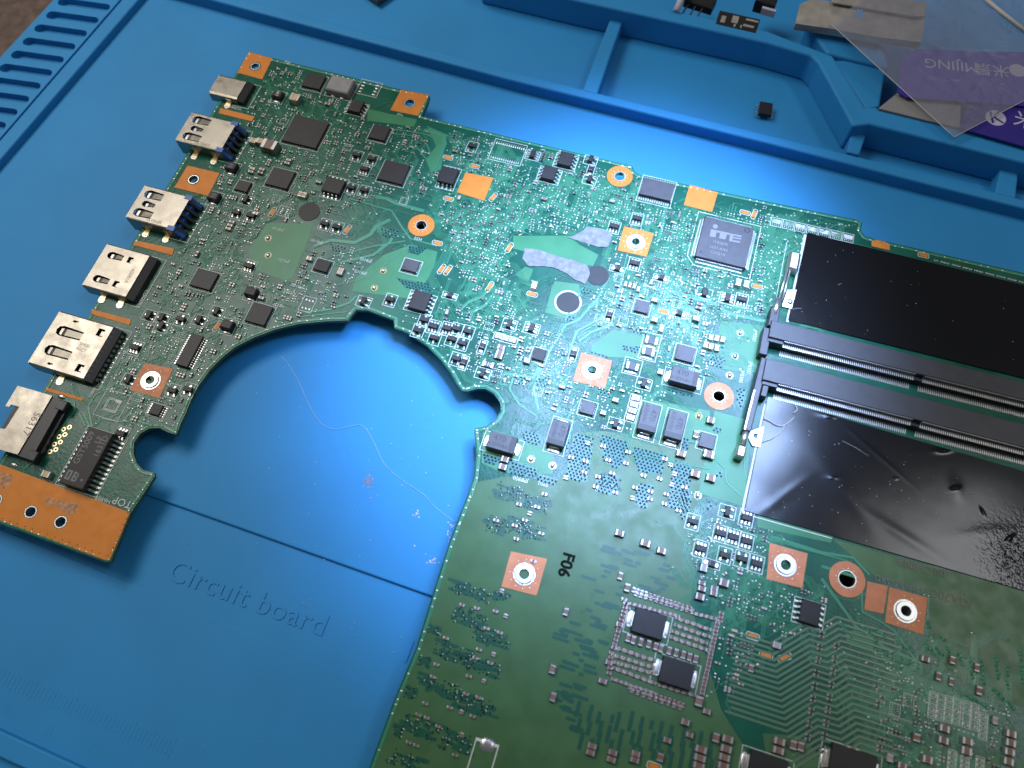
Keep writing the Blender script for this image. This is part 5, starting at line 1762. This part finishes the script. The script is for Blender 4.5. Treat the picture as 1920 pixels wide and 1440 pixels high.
mixA = {'r': 5, 'c': 3, 'r2': 3, 'pad2': 3, 'tp': 5, 'row': .5, 'cc': .4}
mixB = {'r': 3, 'c': 3, 'r2': 4, 'pad2': 4, 'tp': 6, 'row': .6, 'cc': .5}
for poly, n, mx_ in [(ZA, 1250, mixA), (ZAr, 160, mixA), (ZB1, 800, mixB), (ZB2, 480, mixB), (ZB3, 620, mixB), (ZB4, 520, mixB), (ZB5, 380, mixB), (ZB6, 220, mixB), (ZF1, 260, mixA), (ZF2, 130, mixA), (ZF3, 60, mixA), (ZG, 220, mixB), (ZI, 200, mixA)]:
    populate(poly, n, mx_)


def bus(poly, n, lo=1, hi=5, w=.15):
    """bundles of parallel lines with 45 degree bends"""
    for _ in range(n):
        x, y = sample(poly)
        a = random.choice((0, 0, 2, 2, 4, 4, 6, 6, 1, 3, 5, 7)) * math.pi / 4
        k = random.randint(lo, hi)
        pts = [(x, y)]
        for s in range(random.randint(2, 5)):
            l = random.uniform(1.2, 7)
            nx, ny = pts[-1][0] + math.cos(a) * l, pts[-1][1] + math.sin(a) * l
            if isclean(nx, ny) or isclean((nx + pts[-1][0]) / 2, (ny + pts[-1][1]) / 2) or not (isin(nx, ny) and isin(nx + 1.5, ny) and isin(nx - 1.5, ny) and isin(nx, ny + 1.5) and isin(nx, ny - 1.5)):
                break
            pts.append((nx, ny))
            a += random.choice((-1, 1)) * math.pi / 4
        if len(pts) < 2:
            continue
        for i in range(k):
            off = (i - (k - 1) / 2) * w * 2.3
            pl = []
            for j in range(len(pts)):
                p = pts[j]
                q0, q1 = pts[max(0, j - 1)], pts[min(len(pts) - 1, j + 1)]
                dx, dy = q1[0] - q0[0], q1[1] - q0[1]
                l = math.hypot(dx, dy) or 1
                pl.append((p[0] - dy / l * off, p[1] + dx / l * off))
            traces.ribbon(pl, w, zz(Z_TR), 0, False, .022)
            for e in (pl[0], pl[-1]):
                if random.random() < .6 and isfree(*e):
                    vias.disc(*e, zz(Z_TR + .02), .22, random.choice((0, 1, 1)), 7, .07)


for poly, n, hi in [(ZA, 190, 4), (ZB1, 150, 7), (ZB2, 90, 5), (ZB3, 120, 6), (ZB4, 110, 4), (ZB5, 90, 3), (ZB6, 50, 3), (ZG, 60, 5), (ZF1, 90, 5), (ZF2, 60, 5), (ZI, 50, 3), ([(1430, 400), (1600, 420), (1500, 470), (1440, 600), (1420, 560)], 60, 6), ([(590, 420), (800, 400), (830, 470), (660, 545)], 20, 2),
                    ([(940, 590), (1030, 560), (1060, 640), (1000, 660)], 30, 3), ([(1640, 1200), (1760, 1260), (1640, 1330)], 50, 5)]:
    bus(poly, n, 1, hi)
# dots of bare and covered vias in the middle of the board
for poly, n in [(ZB1, 700), (ZB2, 260), (ZB3, 320), (ZB4, 260), (ZB5, 180), (ZG, 320), (ZA, 700), (ZF1, 160), (ZF2, 160), (ZB6, 160), ([(895, 400), (960, 400), (965, 520), (900, 510)], 260)]:
    for _ in range(n):
        x, y = sample(poly)
        if isfree(x, y):
            vias.disc(x, y, zz(.05), random.uniform(.17, .27), random.choice((0, 1, 1, 1)), 7, .07)
# lumps of mask over clustered vias in the lower right corner
for (x, y, dx, dy, n) in [(1605, 1145, 18, 40, 7), (1628, 1180, 14, 22, 5), (1575, 1168, 20, 28, 6), (1643, 1180, 16, 12, 4), (1680, 1210, 22, 6, 3), (1642, 1219, 22, 8, 4), (1665, 1236, 30, 8, 6), (1705, 1243, 14, 8, 3), (1738, 1168, 4, 6, 2), (1762, 1194, 8, 4, 2),
                          (1735, 1208, 16, 20, 6), (1756, 1216, 10, 14, 4), (1773, 1212, 6, 16, 4), (1795, 1226, 10, 20, 5), (1820, 1232, 4, 40, 6), (1838, 1240, 6, 40, 6), (1866, 1232, 6, 40, 6), (1886, 1250, 4, 40, 6), (1912, 1220, 4, 60, 8), (1860, 1290, 40, 40, 16), (1800, 1300, 60, 30, 14)]:
    for k in range(n):
        c = P(x + dx * k / max(1, n - 1) + random.uniform(-2, 2), y + dy * k / max(1, n - 1) + random.uniform(-2, 2))
        traces.disc(*c, zz(.06), random.uniform(.38, .55), 0, 10, .16)
        if random.random() < .5:
            viah.disc(c[0], c[1], .24, .13, 0, 6)
        elif random.random() < .4:
            vias.disc(c[0] + .1, c[1], .2, .15, 0, 6, .06)

build(pour, 'copper_pour', ['maskcu', 'maskcu2'], board, kind='stuff')
build(voids, 'clearance_patches', ['void'], board, kind='stuff')
build(dim, 'clearance_patches', ['void2'], board, kind='stuff')
build(traces, 'traces', ['trace'], board, kind='stuff')
build(vias, 'vias', ['solder', 'trace'], board, kind='stuff')
build(viah, 'via_holes', ['hole'], board, kind='stuff')
build(pads, 'solder_pads', ['solder'], board, kind='stuff')
build(silk, 'silkscreen_outlines', ['silk'], board, kind='stuff')
for me, x, y, r, z, t in TXT:
    p = P(x, y)
    link('lettering', me, board, loc=(p[0], p[1], Z_SILK + .03), rz=math.radians(r))

# the three hundred of a kind that show largest are parts, the rest is one mesh
for kind, many in (('capacitor', 'small_capacitors'), ('resistor', 'small_resistors'), ('shunt_resistor', 'small_shunts')):
    rows = sorted([s for s in SMALL if s[1] == kind], key=lambda s: -s[0])
    for s in rows[:300]:
        _, _, x, y, rot, w, h, t, m = s
        link(kind, passive_mesh(round(w, 2), round(h, 2), round(t, 2), m, name=kind), board, loc=(x, y, 0), rz=rot)
    if rows[300:]:
        mats = sorted({s[8] for s in rows[300:]})
        mb = MB()
        for _, _, x, y, rot, w, h, t, m in rows[300:]:
            c_, s_ = math.cos(rot), math.sin(rot)
            tmp = MB()
            e = w * .24
            tmp.box(0, 0, .05, w - 2 * e + .02, h * .97, t * .97, mats.index(m))
            for sg in (-1, 1):
                tmp.box(sg * (w / 2 - e / 2), 0, .05, e, h, t, len(mats))
                tmp.mound(sg * (w / 2 + .05), 0, .03, .4, h * 1.1, t * .6, len(mats) + 1)
            tmp.v = [(x + a * c_ - b * s_, y + a * s_ + b * c_, z) for a, b, z in tmp.v]
            o_ = len(mb.v)
            mb.v += tmp.v
            mb.f += [tuple(i + o_ for i in f) for f in tmp.f]
            mb.m += tmp.m
            mb.sm += tmp.sm
        build(mb, many, mats + ['term', 'solder'], board, kind='stuff')

# ------------------------------------------------------------------ loose things on the mat
c = P(1436, 203, -4.6)
mb = MB()
mb.rings([[(sx * 2.0 * k, sy * 2.5 * k, z) for sx, sy in ((-1, -1), (1, -1), (1, 1), (-1, 1))] for z, k in ((.15, .95), (.8, 1), (1.45, .96), (1.55, .9))], 0)
lc = link('loose_chip', mb.mesh('loose_chip', ['chip']), None, loc=(c[0], c[1], ZM), rz=math.radians(4), cat='chip', label='small loose black eight-legged chip lying alone in the blue tray compartment')
for s in (0, math.pi):
    for i in range(4):
        link('lead', lead_mesh(.36, .6, .85), lc, loc=(math.cos(s) * 2.0, (i - 1.5) * 1.27, 0), rz=s, local=True)

c = P(1386, 32, 5)
mb = MB()
mb.box(0, 0, 0, 13.0, 6.4, 3.4, 0, 0, .3)
mb.box(3.6, -1.0, 3.4, 3.4, 1.0, .05, 1)
o = link('plug_connector', mb.mesh('plug_connector', ['chip', 'steel']), None, loc=(c[0], c[1], 0.0), rz=math.radians(-2), cat='connector', label='black rectangular connector block lying behind the tray rim, left of the metal bracket')
mb = MB()
for a, b, w_, h_ in ((-4.6, -.6, 1.4, 3.0), (-1.0, .4, 2.0, 3.2), (4.2, 1.6, 4.0, .8), (-.6, -2.2, .6, 1.2), (1.4, -2.0, .5, 1.2)):
    mb.box(a, b, 3.4, w_, h_, .12, 0)
link('contact_plates', mb.mesh('contact_plates', ['steel']), o, loc=(0, 0, 0), local=True, kind='stuff')

c = P(1312, 2, 3)
mb = MB()
mb.box(0, 1.2, 0, 9.5, 5.0, 2.8, 0, 0, .4)
o = link('pin_header', mb.mesh('pin_header', ['chip']), None, loc=(c[0], c[1], .2), rz=math.radians(-8), cat='connector', label='small black pin header with dangling leads at the top edge, beside a white sliver')
for i in range(3):
    mb = MB()
    mb.tube([(-3 + i * 2.4, -1.0, 1.6), (-3.4 + i * 2.4, -3.6, 1.2), (-3.7 + i * 2.4, -5.2, .4)], .28, 0, 6)
    link('lead', mb.mesh('lead', ['chipg']), o, loc=(0, 0, 0), local=True)
mb = MB()
c0, c1 = P(1282, -12, 5), P(1268, 20, 4)
mb.tube([(c0[0] + 1, c0[1] + 5, 6), (c0[0], c0[1], 5), (c1[0], c1[1], 4)], 1.1, 0, 8)
build(mb, 'plastic_stick', ['pink'], cat='plastic stick', label='pale lilac plastic stick end poking in at the top edge by the pin header')
c = P(1438, 0, 5)
mb = MB()
mb.box(c[0], c[1] + 1.5, 0, 6.5, 4.0, 4.5, 0, -.1, .3)
mb.box(c[0] + 1.5, c[1] - 1.6, 1.0, 4.5, 1.0, 2.4, 1, -.1, .1)
build(mb, 'black_component', ['chip', 'pink'], cat='component', label='black component with a pale strip at the top edge, between connector block and metal bracket')
c = P(704, 0, ZM)
mb = MB()
mb.box(c[0], c[1] + 2.5, ZM, 7.5, 7.0, 2.6, 0, -.45, .8)
build(mb, 'dark_component', ['chipg'], cat='component', label='dark grey part cut off by the top edge, in the left tray compartment')
# stamped bracket
mb = MB()
zB = 6.0
mb.prism(PP([(1500, 8), (1520, -2), (1736, 22), (1728, 76), (1712, 78), (1650, 66), (1560, 50), (1492, 40)], zB), zB - .5, zB, 0, [PP([(1607, 14), (1619, 16), (1617, 34), (1605, 31)], zB)])
mb.prism(PP([(1560, -14), (1738, 4), (1733, 30), (1712, 30), (1560, 4)], zB + 1.2), zB + .8, zB + 1.2, 1)
mb.prism(PP([(1492, 40), (1560, 50), (1650, 66), (1728, 76), (1728, 79), (1650, 70), (1560, 54), (1492, 44)], zB), zB - 2.4, zB - .02, 0)
br = build(mb, 'shield_bracket', ['steel', 'steel'], cat='metal bracket', label='dull grey stamped metal bracket with a slot, lying at the top behind the tray')
# cards under the bag
mb = MB()
zc = 4.6
card2 = PP([(1800, 240), (1822, 176), (2010, 214), (2010, 300)], zc)
mb.prism(card2, zc - .5, zc, 0)
cd2 = build(mb, 'purple_card', ['purple'], cat='card', label='deep purple printed card with round emblem, cut off at right, lower of the two cards')
mb = MB()
p = P(1867, 221, zc)
mb.disc(p[0], p[1], zc + .01, 2.9, 0, 32)
build(mb, 'emblem', ['pink'], cd2)
link('lettering', CARDT['k'], cd2, loc=(p[0] + .2, p[1], zc + .03), rz=.25)
p = P(1925, 230, zc)
link('lettering', CARDT['mi2'], cd2, loc=(p[0] + 3.2, p[1] - .1, zc + .03), rz=-.1)
mb = MB()
mb.prism(PP([(1647, 203), (1688, 170), (1740, 160), (1802, 180), (1800, 240), (1740, 226)], 4.0), 3.4, 4.0, 0)
build(mb, 'grey_card', ['card'], cat='card', label='plain grey card corner sticking out below the clear bag')
zc = 5.4
mb = MB()
q = [(1722, 93), (2010, 100), (2010, 205), (1700, 182), (1684, 172), (1690, 108), (1700, 98)]
mb.prism(PP(q, zc), zc - .5, zc, 0)
cd1 = build(mb, 'purple_card', ['violet'], cat='card', label='violet printed card under the clear bag, upside-down lettering, upper of the two cards')
p = P(1783, 122, zc)
link('lettering', CARDT['up'], cd1, loc=(p[0], p[1], zc + .02), rz=math.radians(188))
p = P(1860, 130, zc)
link('lettering', CARDT['mi'], cd1, loc=(p[0], p[1], zc + .02), rz=math.radians(188))
mb = MB()
p = P(1908, 132, zc)
mb.disc(p[0], p[1], zc + .01, 2.5, 0, 32)
build(mb, 'emblem', ['pink'], cd1)
# clear bag: thin crinkled sheet over cards and bracket
qb = PP([(1560, 48), (1560, -90), (2060, -60), (2060, 92)], 8.2)
tri = [P(1558, 45, 7.6), P(1790, 256, 5.6), P(2060, 118, 7.0), P(2060, -80, 9.5), P(1600, -90, 9.5)]
vs, fs = [], []
n = 46
a_, b_2, c_2, d_2 = P(1558, 45, 7.4), P(1789, 257, 5.5), P(2080, 105, 7.2), P(1760, -120, 9.2)
for j in range(n + 1):
    for i in range(n + 1):
        u, v = i / n, j / n
        x = (a_[0] * (1 - u) + b_2[0] * u) * (1 - v) + (d_2[0] * (1 - u) + c_2[0] * u) * v
        y = (a_[1] * (1 - u) + b_2[1] * u) * (1 - v) + (d_2[1] * (1 - u) + c_2[1] * u) * v
        e = min(u, 1 - u, v * 1.5) * 4
        z = 7.4 - 1.9 * u + 1.6 * v + min(1, e) * (1.2 * noise.noise((x * .06, y * .06, 5)) + .8 * (1 - abs(noise.noise((x * .13, y * .16, 8))) * 2) + .3 * abs(noise.noise((x * .5, y * .4, 3))))
        vs.append((x, y, z))
for j in range(n):
    for i in range(n):
        a = j * (n + 1) + i
        fs.append((a, a + 1, a + n + 2, a + n + 1))
mb = MB()
mb.add(vs, fs, 0, True)
bag = build(mb, 'plastic_bag', ['bag'], cat='plastic bag', label='crumpled clear plastic bag draped over the cards in the top right corner')
mb = MB()
mb.tube([vs[i] for i in range(0, n + 1, 2)], .13, 0, 5)
mb.tube([vs[j * (n + 1) + n] for j in range(0, n + 1, 2)], .10, 0, 5)
mb.tube([P(1845, -4, 9.4) + (9.4,), P(1880, 25, 9.0) + (9.0,), P(1935, 68, 8.4) + (8.4,)], .6, 0, 6)
build(mb, 'bag_seam', ['fleck'], bag)
# hair, crumbs, droplet ring, specks
pts = []
for x, y in [(528, 668), (545, 690), (562, 720), (578, 756), (592, 782), (610, 800), (632, 805), (655, 800), (676, 797), (690, 810), (705, 838), (718, 866), (738, 888), (765, 908), (795, 928), (815, 950), (838, 968), (856, 982)]:
    p = P(x, y, ZM + .1)
    pts.append((p[0], p[1], ZM + .12))
fine = []
for i in range(len(pts) - 1):
    for k in range(4):
        t = k / 4
        p0, p1, p2, p3 = [Vector(pts[max(0, min(len(pts) - 1, i + d_))]) for d_ in (-1, 0, 1, 2)]
        fine.append(.5 * ((2 * p1) + (p2 - p0) * t + (2 * p0 - 5 * p1 + 4 * p2 - p3) * t * t + (3 * p1 - p0 - 3 * p2 + p3) * t ** 3))
mb = MB()
mb.tube(fine, .065, 0, 5)
build(mb, 'hair_fibre', ['hair'], cat='fibre', label='fine pale curling hair lying on the blue mat inside the fan cutout')
mb = MB()
for k in range(110):
    an, rr = random.uniform(0, 6.28), random.gauss(0, 1)
    p = P(690 + rr * 6 * math.cos(an) + (3 if random.random() < .3 else 0), 903 + rr * 13 * math.sin(an), ZM)
    r = random.uniform(.06, .2)
    mb.disc(p[0], p[1], ZM, r, 0 if random.random() < .85 else 1, 5, r)
build(mb, 'brown_crumbs', ['crumb', 'fleck'], kind='stuff', cat='crumbs', label='little scatter of brown crumbs on the blue mat below the hair')
mb = MB()
for cx_, cy_, n_, s_ in ((779, 963, 14, 5), (813, 1050, 16, 7), (778, 1022, 3, 1.5), (845, 985, 5, 4), (840, 1000, 5, 4)):
    for k in range(n_):
        p = P(cx_ + random.gauss(0, s_), cy_ + random.gauss(0, s_ * .7), ZM)
        r = random.uniform(.08, .3)
        mb.disc(p[0], p[1], ZM, r, 0, 5, r * .5)
for k in range(90):
    x, y = random.uniform(480, 880), random.uniform(640, 1080)
    p = P(x, y, ZM)
    if not isin(*P(x, y)):
        r = random.choice((.06, .08, .1, .16))
        mb.disc(p[0], p[1], ZM, r, 0, 5, r * .6)
for k in range(60):
    x, y = random.uniform(100, 1000), random.uniform(60, 1400)
    p = P(x, y, ZM)
    if not isin(*P(x, y)) and p[0] > -185:
        mb.disc(p[0], p[1], ZM, .08, 0, 5, .08)
for x, y in ((569, 1131), (581, 1124), (571, 1135), (665, 1169), (660, 1180), (671, 1190), (352, 1018), (752, 1195), (738, 1222), (1052, 189), (626, 720)):
    p = P(x, y, ZL + .3)
    mb.disc(p[0], p[1], ZL + .4, .13, 0, 5, .1)
build(mb, 'dust_flecks', ['fleck'], kind='stuff', cat='dust', label='tiny pale dust flecks scattered over the blue mat')
p = P(799, 797, ZM)
mb = MB()
mb.ring(*p, ZM, ZM + .04, 1.55, 1.8, 0, 36)
build(mb, 'droplet_ring', ['mat'], cat='mark', label='small dried droplet ring on the blue mat inside the cutout')
